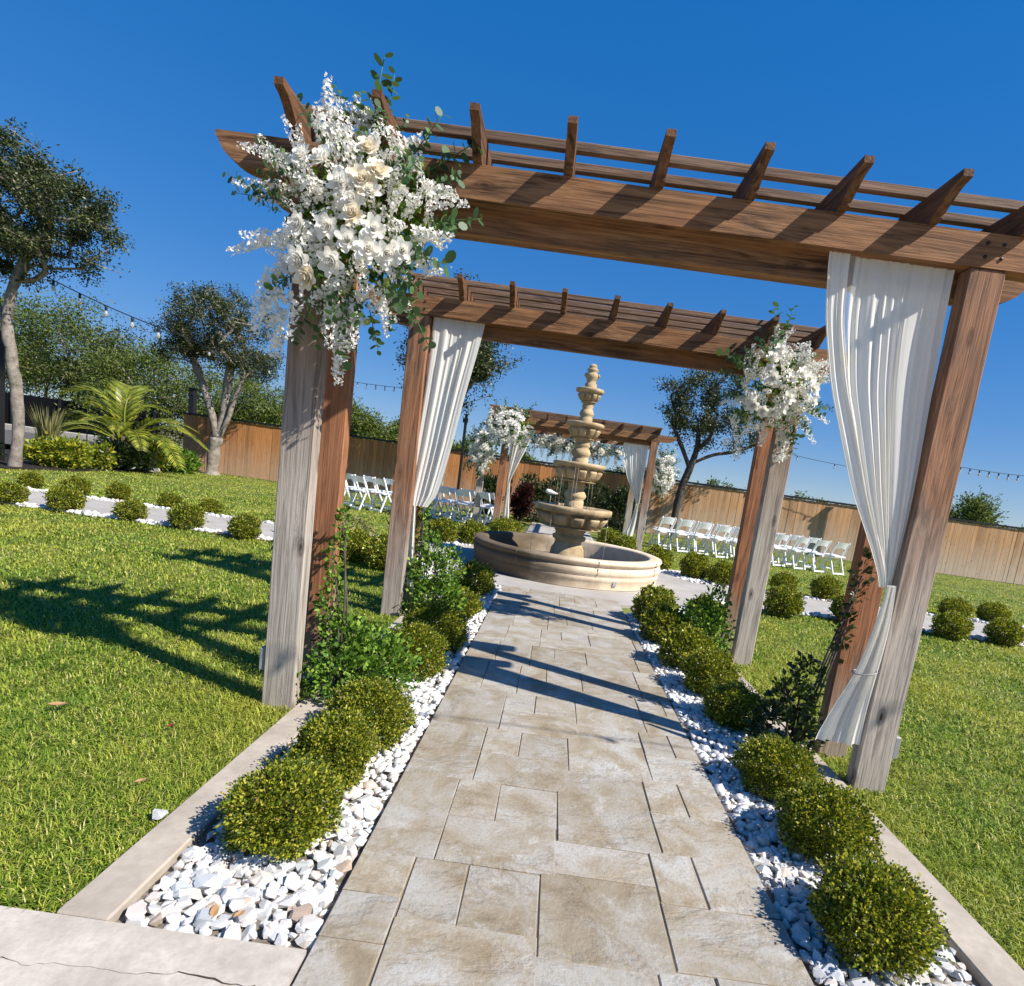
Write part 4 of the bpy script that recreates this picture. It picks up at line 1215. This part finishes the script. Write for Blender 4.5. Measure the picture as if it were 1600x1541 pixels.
def tree(name, label, loc, trunks, ells, ntarget, nleaf, L, W, leafm, barkm, r_base, seed, spread=.22, group=None, droop=0, r_tip=.006, seg=.35, flat=.8):
    t = thing(name, label, 'tree', loc, random.uniform(-.02, .02), group)
    g = np.random.default_rng(seed)
    pos, par, tips = grow(trunks, ells, ntarget, seg, r_tip, seed)
    mb, rad = branch_mesh(pos, par, r_tip, r_base, len(trunks[0]), barkm)
    mb.build('trunk', barkm, t)
    A = np.array(pos)
    tp = A[tips]
    wt = g.gamma(.9, 1, len(tips))
    per = np.maximum(1, (nleaf * wt / wt.sum())).astype(int)
    P = np.repeat(tp, per, axis=0)
    # clumps of different weight, strung back along the twig
    back = A[[par[k] for k in tips]]
    q = g.uniform(-.15, 1.0, len(P))[:, None]
    P = P + (np.repeat(back, per, axis=0) - P) * q
    off = g.normal(size=(len(P), 3)) * spread
    off[:, 2] *= flat
    P = P + off
    D = unit(off) + g.normal(size=(len(P), 3)) * .7 + np.array([0, 0, -droop])
    ob('crown', leaf_mesh('crown', P, D, L * g.uniform(.6, 1.3, len(P)), W * g.uniform(.7, 1.2, len(P)), leafm, .3), t)
    return t
# live oak at the left frame edge
tree('oak_tree', 'slim oak with a dense dark crown at the left edge beside the flower bed', (-12.6, 13.3, -.05),
     [[(0, 0, 0), (.1, 0, .9), (-.02, .05, 1.8), (-.12, 0, 2.7), (-.2, 0, 3.4), (.0, 0, 4.2), (.2, .1, 4.8)], [(-.12, 0, 3.0), (-.6, .1, 3.8), (-1.0, 0, 4.6)]],
     [(.3, 0, 5.6, 1.5, 1.3, 1.15), (-.6, 0, 6.2, 1.3, 1.2, .95), (1.3, 0, 5.5, .9, .9, .85), (-.9, 0, 5.2, 1.1, 1.1, .8), (.2, .2, 6.5, .9, .9, .6), (1.9, -.2, 5.6, .45, .4, .3), (1.6, 0, 4.75, .35, .35, .45), (.5, 0, 4.5, .6, .5, .3), (-.5, 0, 4.4, .6, .5, .35)], 340, 40000, .072, .019, oak_leaf, bark_mat, .115, 3, .105, r_tip=.009)
tree('oak_tree', 'round-crowned tree on several pale stems in front of the left end of the wooden fence', (-12.0, 20.1, -.05),
     [[(0, 0, 0), (.0, 0, .7), (.1, 0, 1.3), (-.1, 0, 2.0), (-.45, 0, 2.9), (-.75, 0, 3.6)], [(.1, 0, 1.3), (.25, .1, 2.2), (.3, .1, 3.2), (.4, .1, 4.0)], [(.05, 0, 1.1), (.45, -.05, 1.9), (.65, 0, 2.7), (.95, 0, 3.5)], [(.02, 0, 1.0), (-.2, .1, 1.9), (-.05, .1, 3.0)], [(.4, -.05, 1.8), (1.0, 0, 2.6), (1.5, 0, 3.1)]],
     [(-.4, 0, 4.9, 1.5, 1.3, 1.1), (.6, 0, 4.7, 1.4, 1.3, 1.15), (-1.3, 0, 4.5, .9, .9, .7), (.1, 0, 5.8, 1.0, .9, .55), (1.3, 0, 3.9, .7, .7, .7)], 340, 30000, .08, .019, oak_leaf, bark_mat, .2, 4, .12, r_tip=.010)
tree('oak_tree', 'leaning dark tree behind the right-hand chairs, in front of the fence', (4.2, 20.0, -.05),
     [[(0, 0, 0), (.0, 0, .8), (.05, 0, 1.7), (.2, 0, 2.4), (.35, 0, 3.1), (.3, 0, 3.8)], [(.25, 0, 2.6), (.9, 0, 3.0), (1.6, 0, 3.2), (2.2, 0, 3.5)], [(.2, 0, 2.5), (-.2, 0, 3.2), (-.6, 0, 3.9)]],
     [(.2, 0, 4.6, 1.1, 1.0, 1.1), (1.2, 0, 4.4, 1.1, 1.0, 1.0), (-.4, 0, 4.5, .7, .7, .7), (2.1, 0, 4.0, .8, .8, .7), (.8, 0, 5.4, .8, .8, .6), (.4, .0, 3.8, .9, .8, .5)], 240, 12000, .095, .025, oak_leaf, bark_dark, .13, 6, .12, r_tip=.010)
tree('oak_tree', 'tree half hidden behind the white curtain of the middle pergola', (-4.0, 19.9, -.05),
     [[(0, 0, 0), (.05, 0, 1.0), (.1, 0, 2.0), (.18, 0, 3.0), (.2, 0, 4.0)], [(.15, 0, 3.0), (.5, 0, 3.9), (.9, 0, 4.6)]],
     [(.2, 0, 5.4, 1.4, 1.2, 1.6), (-.6, 0, 5.2, 1.2, 1.1, 1.2), (1.0, 0, 5.3, 1.0, .8, 1.2), (.4, 0, 6.8, .9, .9, .7), (.8, 0, 4.5, .8, .6, .5)], 260, 22000, .10, .026, oak_leaf, bark_mat, .11, 7, .15, r_tip=.010)
# woodland beyond the fences, every tree its own
WOOD = [(-35, 36, 8.6, 4.0, 0), (-29.3, 33, 8.6, 3.6, 0), (-26.0, 34, 7.6, 3.4, 0), (-22.8, 31, 6.4, 3.2, 1), (-19.6, 33, 6.0, 3.2, 0), (-16.6, 31, 5.0, 2.6, 1), (-14.2, 34, 5.4, 2.8, 0), (-11.6, 34, 4.5, 2.1, 1), (-9.3, 36, 4.5, 2.2, 0), (-6.2, 38, 3.6, 2.4, 1), (-2.6, 40, 3.1, 2.6, 0), (1.6, 40, 3.3, 2.7, 1), (5.8, 40, 3.6, 2.6, 0), (13.5, 50, 3.5, 2.4, 1), (21, 50, 3.4, 3.0, 0), (21.0, 30, 3.9, 1.35, 1), (34, 60, 3.9, 3.4, 0), (45, 64, 4.2, 3.6, 1), (58, 72, 4.4, 4.2, 0), (8.5, 46, 3.1, 2.0, 1), (16.8, 54, 3.3, 2.4, 0), (27.5, 56, 3.4, 2.6, 1)]
wl = ['at the far left edge, tallest of the wood', 'over the black screen, its second from the left', 'over the black screen, its third from the left', 'directly above the palm', 'just right of the palm', 'behind the pale-stemmed tree, left of it', 'behind the pale-stemmed tree, right of it', 'left of the two between the left posts', 'right of the two between the left posts', 'left of the far pergola, over the fence', 'inside the far pergola, left of the fountain', 'straight behind the fountain', 'inside the far pergola, right of the fountain', 'low on the skyline right of the far pergola', 'low on the skyline right of the right middle post', 'feathery and pale, right of the nearest right post', 'far off at the right, first beyond the fence', 'far off at the right, second beyond the fence', 'far off at the extreme right', 'low behind the right chairs', 'low on the skyline behind the right middle post', 'far off behind the white curtain']
for i, (x, y, h, w, kd) in enumerate(WOOD):
    sz = y / 900 * 3.1
    far = y > 45
    tree('mesquite_tree', 'wild green tree beyond the fence, ' + wl[i], (x, y, -.3),
         [[(0, 0, 0), (.1, 0, h * .15), (-.05 * w, 0, h * .3), (.05, 0, h * .45)], [(.1, 0, h * .15), (.25 * w, .1, h * .38), (.4 * w, 0, h * .5)], [(0, 0, h * .12), (-.3 * w, 0, h * .35)]],
         [(0, 0, h * .62, w * .8, w * .6, h * .30), (-w * .45, 0, h * .52, w * .5, w * .5, h * .28), (w * .5, 0, h * .5, w * .5, w * .5, h * .26), (w * .1, -.3, h * .80, w * .45, w * .4, h * .16), (0, -w * .3, h * .36, w * .9, w * .4, h * .22)],
         60 if far else 110, 5000 if far else 15000, sz * 1.5, sz * .33, mesq_leaf if kd else oak_leaf if i % 5 == 2 else mesq_leaf, bark_mat, .12, 30 + i, .045 * h + .08, 'wild trees beyond the fence', r_tip=.012, seg=.6)

# palm in the flower bed
def frond_mesh(seed, length, arch, nl, lw):
    r = random.Random(seed)
    mb = MB()
    pts = []
    for k in range(13):
        q = k / 12
        pts.append(Vector((length * (q - .12 * q * q), 0, length * (arch * q - (arch + .25) * q * q * .9))))
    mb.tube(pts, [.022 * (1 - .85 * k / 12) for k in range(13)], 5)
    for i in range(nl):
        q = .16 + .84 * (i // 2) / (nl // 2)
        sg = -1 if i % 2 else 1
        a = q * 12
        k = min(11, int(a))
        p = pts[k].lerp(pts[k + 1], a - k)
        tg = (pts[k + 1] - pts[k]).normalized()
        L = lw * math.sin(math.pi * (.18 + .74 * q)) * r.uniform(.9, 1.1)
        d = (tg * .75 + Vector((0, sg * 1, 0)) + Vector((0, 0, .25 + r.uniform(-.1, .1)))).normalized()
        e = p + d * L + Vector((0, 0, -.16 * L))
        m_ = p + d * L * .5
        nrm = tg * .02
        mb.add([p, m_ + nrm, e, m_ - nrm], [(0, 1, 2, 3)])
    return mb.mesh('frond', palm_leaf)
FRONDS = [frond_mesh(s, 1.9, .75, 84, .48) for s in (1, 2)] + [frond_mesh(3, 1.6, 1.25, 76, .42)]
pm = thing('palm_tree', 'small feathery palm arching over the flower bed in front of the road', 'palm', (-12.75, 16.9, -.03))
pm.scale = (1.22, 1.22, 1.3)
mb = MB()
for k in range(4):
    a = 1.6 * k + .4
    mb.tube([(.05 * math.cos(a), .05 * math.sin(a), -.02), (.14 * math.cos(a), .1 * math.sin(a), .35), (.25 * math.cos(a), .2 * math.sin(a), .75)], [.05, .042, .03], 7)
mb.build('trunk', bark_dark, pm)
for i, (az_, el_, s_, q) in enumerate(((175, 12, 1.0, 0), (150, 30, 1.1, 0), (200, -8, .95, 1), (185, 38, 1.15, 2), (120, 55, 1.2, 2), (95, 60, 1.1, 2), (70, 45, .9, 2), (20, 10, 1.0, 0), (-15, -5, 1.0, 1), (0, 22, .9, 1), (-40, 5, .8, 0), (230, 5, .8, 1), (270, 25, .7, 0), (45, 25, .9, 0), (140, 8, .95, 1), (300, 20, .7, 1))):
    ob('frond', FRONDS[q], pm, (.12 * math.cos(R(az_)), .12 * math.sin(R(az_)), .62), (0, R(-el_), R(az_)), s_)

# flower bed left
sheet('mulch_bed', [(-12.15, 12.6), (-11.95, 14.2), (-12.25, 15.6), (-12.1, 17.2), (-12.6, 19.0), (-13.4, 21.2), (-17.5, 21.2), (-17.5, 12.6)], -.012, mulch_mat, 'dark mulch bed along the left lawn', .1)
for lab, x, y, bl, mt, n_, L_, W_ in (
    ('yellow-green variegated shrub beside the slim oak trunk', -12.75, 14.6, [(0, 0, .35, .55, .5, .38), (.3, .1, .4, .45, .4, .38), (-.4, 0, .3, .4, .4, .32)], croton_leaf, 2600, .11, .033),
    ('low yellow-green plant between the variegated shrub and the palm', -12.5, 15.7, [(0, 0, .3, .35, .35, .35), (.2, 0, .55, .12, .12, .2)], croton_leaf, 700, .12, .03),
    ('dark green shrub beneath the palm', -12.6, 16.5, [(0, 0, .4, .55, .5, .4), (.5, .1, .35, .45, .4, .35)], dark_leaf, 2200, .12, .03),
    ('broad-leaved green plant right of the palm', -12.3, 17.6, [(0, 0, .35, .3, .3, .4), (.1, 0, .65, .25, .25, .25)], croton_leaf, 350, .2, .045),
    ('green shrub at the right end of the mulch bed', -12.7, 18.7, [(0, 0, .4, .6, .5, .42), (.5, .1, .35, .5, .4, .38)], vine_leaf, 2400, .12, .034),
    ('yellow shrub at the extreme left beyond the oak trunk', -13.6, 13.4, [(0, 0, .3, .4, .4, .35)], croton_leaf, 900, .11, .03),
    ('golden flowering hedge by the road behind the palm', -16.5, 21.8, [(0, 0, .5, 1.0, .4, .55), (1.2, 0, .5, .9, .4, .5)], croton_leaf, 1900, .14, .035)):
    leafy('garden_shrub', lab, 'shrub', (x, y, -.02), bl, n_, L_, W_, mt, 8, upright=.5)
def tuft(label, x, y, h, n_, sp, mat):
    t = thing('grass_tuft', label, 'ornamental grass', (x, y, -.02), 0, 'ornamental grass tufts')
    V, Q = [], []
    for i in range(n_):
        a = random.uniform(0, 6.28); l = h * random.uniform(.7, 1.05); o_ = random.uniform(.1, sp)
        d = Vector((math.cos(a), math.sin(a), 0)); s_ = Vector((-d.y, d.x, 0)) * .014
        p0, p1, p2 = d * .05, d * (.05 + o_ * .45 * l) + Vector((0, 0, l * .62)), d * (.05 + o_ * l) + Vector((0, 0, l))
        k = len(V); V += [p0 - s_, p0 + s_, p1 + s_, p1 - s_, p2]; Q += [(k, k + 1, k + 2, k + 3), (k + 3, k + 2, k + 4)]
    MB().add(V, Q).build('blades', mat, t)
tuft('tan upright grass tuft rising behind the variegated shrub', -13.6, 15.3, 1.55, 130, .38, tuft_leaf)
tuft('tan grass tuft cut by the left edge of the frame', -14.4, 13.9, 1.6, 110, .5, tuft_leaf)
tuft('dark spiky plant standing in the mulch left of the palm', -12.9, 15.9, .75, 60, .5, dark_leaf)
rk = ob('garden_rock', ROCKS[2], None, (-12.15, 17.3, .08), (0, .3, .5), .19)
tag(rk, 'grey rock at the edge of the mulch under the palm', 'rock')
# two pale pots hidden by the stems and the road behind
mb = MB(); mb.add([(-30, 20.5, -.02), (-13.9, 21.4, -.02), (-14.2, 24, .42), (-30, 24, .34)], [(0, 1, 2, 3)])
tag(mb.build('road', asphalt), 'grey road behind the palm', kind='structure')
mb = MB(); mb.add([(-32, 24, -.3), (-14.2, 24, -.3), (-14.2, 24, .62), (-32, 24, .54), (-32, 25.5, .54), (-14.2, 25.5, .62)], [(0, 1, 2, 3), (3, 2, 5, 4)])
tag(mb.build('road_kerb', drive_mat), 'pale kerb along the far side of the road', kind='structure')

# ------------------------------------------------------------------ fences
fn = thing('wooden_fence', 'long cedar board fence with a dark cap closing off the garden', 'fence', (0, 21.0, 0))
def board(w, h, seed, mat):
    r = random.Random(seed)
    return MB().box(-w / 2, w / 2, 0, .02, 0, h, .003).mesh('board', mat)
BA = [board(.139, 1.93 + .008 * k, k, fence_mat) for k in range(3)]
BB = [board(.139, 1.93 + .008 * k, k, fence_mat_r) for k in range(3)]
x = -13.6
i = 0
while x < 27.9 and i < 299:
    far = x > 3.2 and random.random() < min(1, (x - 2.5) / 3)
    ob('board', (BB if far else BA)[i % 3], fn, (x, random.uniform(-.006, .006), -.02), (0, 0, random.uniform(-.03, .03)))
    x += .1415; i += 1
MB().box(-13.7, 28, -.045, .05, 1.935, 2.0).build('cap_rail', black_metal, fn)
for z in (.35, 1.0, 1.65): MB().box(-13.7, 28, .028, .066, z, z + .09).build('rail', fence_mat, fn)
for k in range(18): MB().box(-13.6 + 2.42 * k, -13.51 + 2.42 * k, .068, .16, -.1, 1.93).build('post', fence_mat, fn)
mb = MB()
fb = thing('screen_fence', 'black mesh screen fence beyond the road at the left', 'fence', (-28, 29.5, 0))
MB().box(-38, -20.5, 29.5, 29.53, 0, 2.02).build('screen', black_fence_mat, fb, True)
for k in range(8): MB().box(-37.9 + 2.45 * k, -37.8 + 2.45 * k, 29.42, 29.50, -.1, 2.08).build('post', black_metal, fb, True)
tr = thing('trellis', 'thin metal trellis standing before the black screen', 'trellis', (-17.6, 21.9, 0))
for x_ in (-.35, 0.35): MB().tube([(x_, 0, 0), (x_, 0, 1.75)], .018, 5).build('upright', black_metal, tr)
for z_ in (.4, .8, 1.2, 1.7): MB().tube([(-.35, 0, z_), (.35, 0, z_)], .014, 5).build('rung', black_metal, tr)
def pole(label, x, y, h, w=.09, lamp=True):
    t = thing('light_pole', label, 'pole', (x, y, -.03))
    MB().box(-w / 2, w / 2, -w / 2, w / 2, 0, h, .004).build('shaft', black_metal, t)
    MB().box(-w * .8, w * .8, -w * .8, w * .8, h, h + .03, .004).build('cap', black_metal, t)
    if lamp:
        MB().box(-.09, .09, -.13, -.05, h - .28, h - .12, .01).build('lamp_head', black_metal, t)
    return t
pole('black pole at the extreme left edge by the oak', -13.85, 14.2, 3.1, .16, False)
pole('black pole with lamps behind the palm, left of the pale-stemmed tree', -15.3, 24, 3.1, .22)
pole('thin black string-light pole seen between the middle curtain and the far pergola', -3.45, 20.6, 3.25, .09)
pole('black string-light pole behind the curtain of the nearest pergola', 11.3, 20.2, 3.4, .16)

# ------------------------------------------------------------------ string lights
def bulb_mesh():
    mb = MB()
    mb.lathe([(.001, 0), (.016, -.004), (.02, -.02), (.02, -.075), (.015, -.085)], 8)
    return mb.mesh('socket', string_mat)
def glassm():
    return MB().lathe([(.012, -.08), (.022, -.10), (.034, -.13), (.034, -.15), (.02, -.18), (.001, -.19)], 10).mesh('bulb', bulb_glass)
SOCK, GLASS = bulb_mesh(), glassm()
def string(label, a, b, sag, spacing, s=1.0, off=.2):
    a, b = Vector(a), Vector(b)
    t = thing('string_lights', label, 'string lights', a, 0, 'festoon string lights')
    n_ = 24
    f = lambda q: (a.lerp(b, q) - Vector((0, 0, sag * 4 * q * (1 - q)))) - a
    MB().tube([f(k / n_) for k in range(n_ + 1)], .009 * s, 5).build('cable', string_mat, t)
    L = (b - a).length
    d = off
    while d < L - .1:
        p = f(d / L)
        o = ob('socket', SOCK, t, p, None, s)
        ob('bulb', GLASS, o)
        d += spacing
string('string lights sagging from the slim oak at the left', (-12.8, 14.0, 4.55), (-9.2, 14.0, 3.52), .08, .66, 1.35, .45)
string('string lights running on from the slim oak towards the fence', (-9.95, 14.6, 3.75), (-9.6, 21.5, 4.1), .3, 3.0, 1, 1.5)
string('distant string lights between the left posts', (-8.6, 21.0, 3.92), (-5.2, 21.0, 3.95), .08, .33, .9, .1)
string('distant string lights right of the right middle post', (6.2, 20.5, 3.62), (11.3, 20.2, 3.2), .12, 1.3, .9, .6)
string('string lights over the fence at the right edge', (10.1, 16.0, 3.25), (15.0, 16.0, 3.42), .12, .26, .9, .1)
string('string lights overhead, casting a thin shadow across the path', (-3.0, 1.55, 3.35), (6.5, 1.72, 3.35), .1, 1.0, .55, .4)

# ------------------------------------------------------------------ folding chairs
def chair_parts():
    d = {}
    w = .20
    def bar(p, q, a, b):
        p, q = Vector(p), Vector(q)
        t_ = (q - p).normalized(); sx = Vector((1, 0, 0)); sy = t_.cross(sx).normalized()
        V = [e + sx * a * i + sy * b * j for e in (p, q) for i, j in ((-1, -1), (1, -1), (1, 1), (-1, 1))]
        return V, [(3, 2, 1, 0), (4, 5, 6, 7), (0, 1, 5, 4), (1, 2, 6, 5), (2, 3, 7, 6), (3, 0, 4, 7)]
    L = []
    for sg in (-1, 1):
        L.append(('front_leg', MB().add(*bar((sg * w, .24, 0), (sg * w, -.07, .46), .011, .018)).add(*bar((sg * w, -.07, .46), (sg * w, -.23, .80), .011, .018)).mesh('front_leg', chair_white)))
        L.append(('rear_leg', MB().add(*bar((sg * (w - .025), -.24, 0), (sg * (w - .025), -.06, .44), .011, .017)).mesh('rear_leg', chair_white)))
    L.append(('seat', MB().prism([(-.2, .43), (.19, .445), (.2, .455), (.19, .475), (-.2, .455)], 'x', -w + .014, w - .014).mesh('seat', chair_white)))
    # curved top slat with an arched lower edge
    V, F = [], []
    n_ = 10
    for k in range(n_ + 1):
        u = -1 + 2 * k / n_
        yb = -.03 * (1 - u * u)
        zl = .615 + .045 * (1 - u * u); zu = .80 - .012 * u * u
        for (z_, th_) in ((zl, 0), (zu, 0), (zl, 1), (zu, 1)):
            yy = -.075 - (z_ - .46) * .47 + yb + th_ * .016
            V.append((u * (w - .01), yy, z_))
    for k in range(n_):
        a, b = 4 * k, 4 * (k + 1)
        F += [(a, a + 1, b + 1, b), (a + 2, b + 2, b + 3, a + 3), (a + 1, a + 3, b + 3, b + 1), (a, b, b + 2, a + 2)]
    L.append(('backrest', MB().add(V, F, False).mesh('backrest', chair_white)))
    L.append(('cross_bar', MB().box(-w + .03, w - .03, -.245, -.222, .012, .05).mesh('cross_bar', chair_white)))
    L.append(('cross_bar', MB().box(-w + .01, w - .01, .145, .17, .10, .135).mesh('cross_bar', chair_white)))
    return L
CH = chair_parts()
def chair(x, y, rz, label):
    t = thing('folding_chair', label, 'chair', (x, y, -.015), rz, 'white folding chairs set out on the lawn')
    for nm, me in CH: ob(nm, me, t)
    t.scale = (1.04, 1.04, 1.04)
rowsR = ['front', 'second', 'third']
for j, (y0, n_) in enumerate(((15.35, 10), (16.25, 9))):
    for i in range(n_):
        x = 2.95 + .49 * i + .18 * j
        chair(x, y0 - .045 * i + random.uniform(-.04, .04), R(21 + random.uniform(-3, 3)), '%s white folding chair from the left in the %s row right of the aisle' % (ORD[i], ['nearer', 'farther'][j]))
for j, (x0, y0, n_) in enumerate(((-1.75, 15.1, 8), (-1.75, 16.0, 8))):
    for i in range(n_):
        x = x0 - .52 * i
        chair(x, y0 - .06 * i + random.uniform(-.04, .04), R(-27 + random.uniform(-3, 3)), '%s white folding chair from the aisle in the %s row left of the aisle' % (ORD[i], ['nearer', 'farther'][j]))

# ------------------------------------------------------------------ small litter
def litter(name, label, cat, x, y, z, s, mat, rz):
    V = [(-1, 0, 0), (-.3, .42, .12), (.5, .38, .06), (1, 0, .2), (.5, -.38, .1), (-.3, -.42, .05), (0, 0, -.05)]
    F = [(6, 0, 5), (6, 5, 4), (6, 4, 3), (6, 3, 2), (6, 2, 1), (6, 1, 0)]
    V2 = [(a * s, b * s, c * s) for a, b, c in V] + [(a * s, b * s, c * s - .0015) for a, b, c in V]
    F2 = F + [tuple(i + 7 for i in f[::-1]) for f in F]
    o = MB().add(V2, F2).build(name, mat, None, loc=(x, y, z))
    o.rotation_euler = (0, 0, rz)
    tag(o, label, cat)
litter('fallen_leaf', 'large tan fallen leaf on the lawn near the left edge', 'leaf', -2.17, 2.52, .012, .045, dry_leaf_mat, .2)
litter('fallen_leaf', 'small brown fallen leaf on the lawn left of the concrete edging', 'leaf', -1.42, 2.03, .012, .022, dry_leaf_mat, .8)
litter('fallen_petal', 'dark red petal on the sunny part of the left lawn', 'petal', -1.60, 2.47, .014, .018, red_petal, 1.2)
litter('fallen_petal', 'red petal in the shade on the left lawn', 'petal', -1.74, 3.6, .014, .025, red_petal, .4)
litter('fallen_leaf', 'curled orange-brown leaf among the near left chippings', 'leaf', -.80, 1.47, .012, .026, dry_leaf_mat, 1.9)
litter('fallen_leaf', 'small rust-brown leaf at the driveway end of the left chippings', 'leaf', -.73, 1.475, .012, .018, dry_leaf_mat, .9)
st = ob('loose_stone', ROCKS[4], None, (-1.23, 1.86, .01), (0, 0, 1), .028)
tag(st, 'single white stone lying where left lawn meets the concrete edging', 'stone')
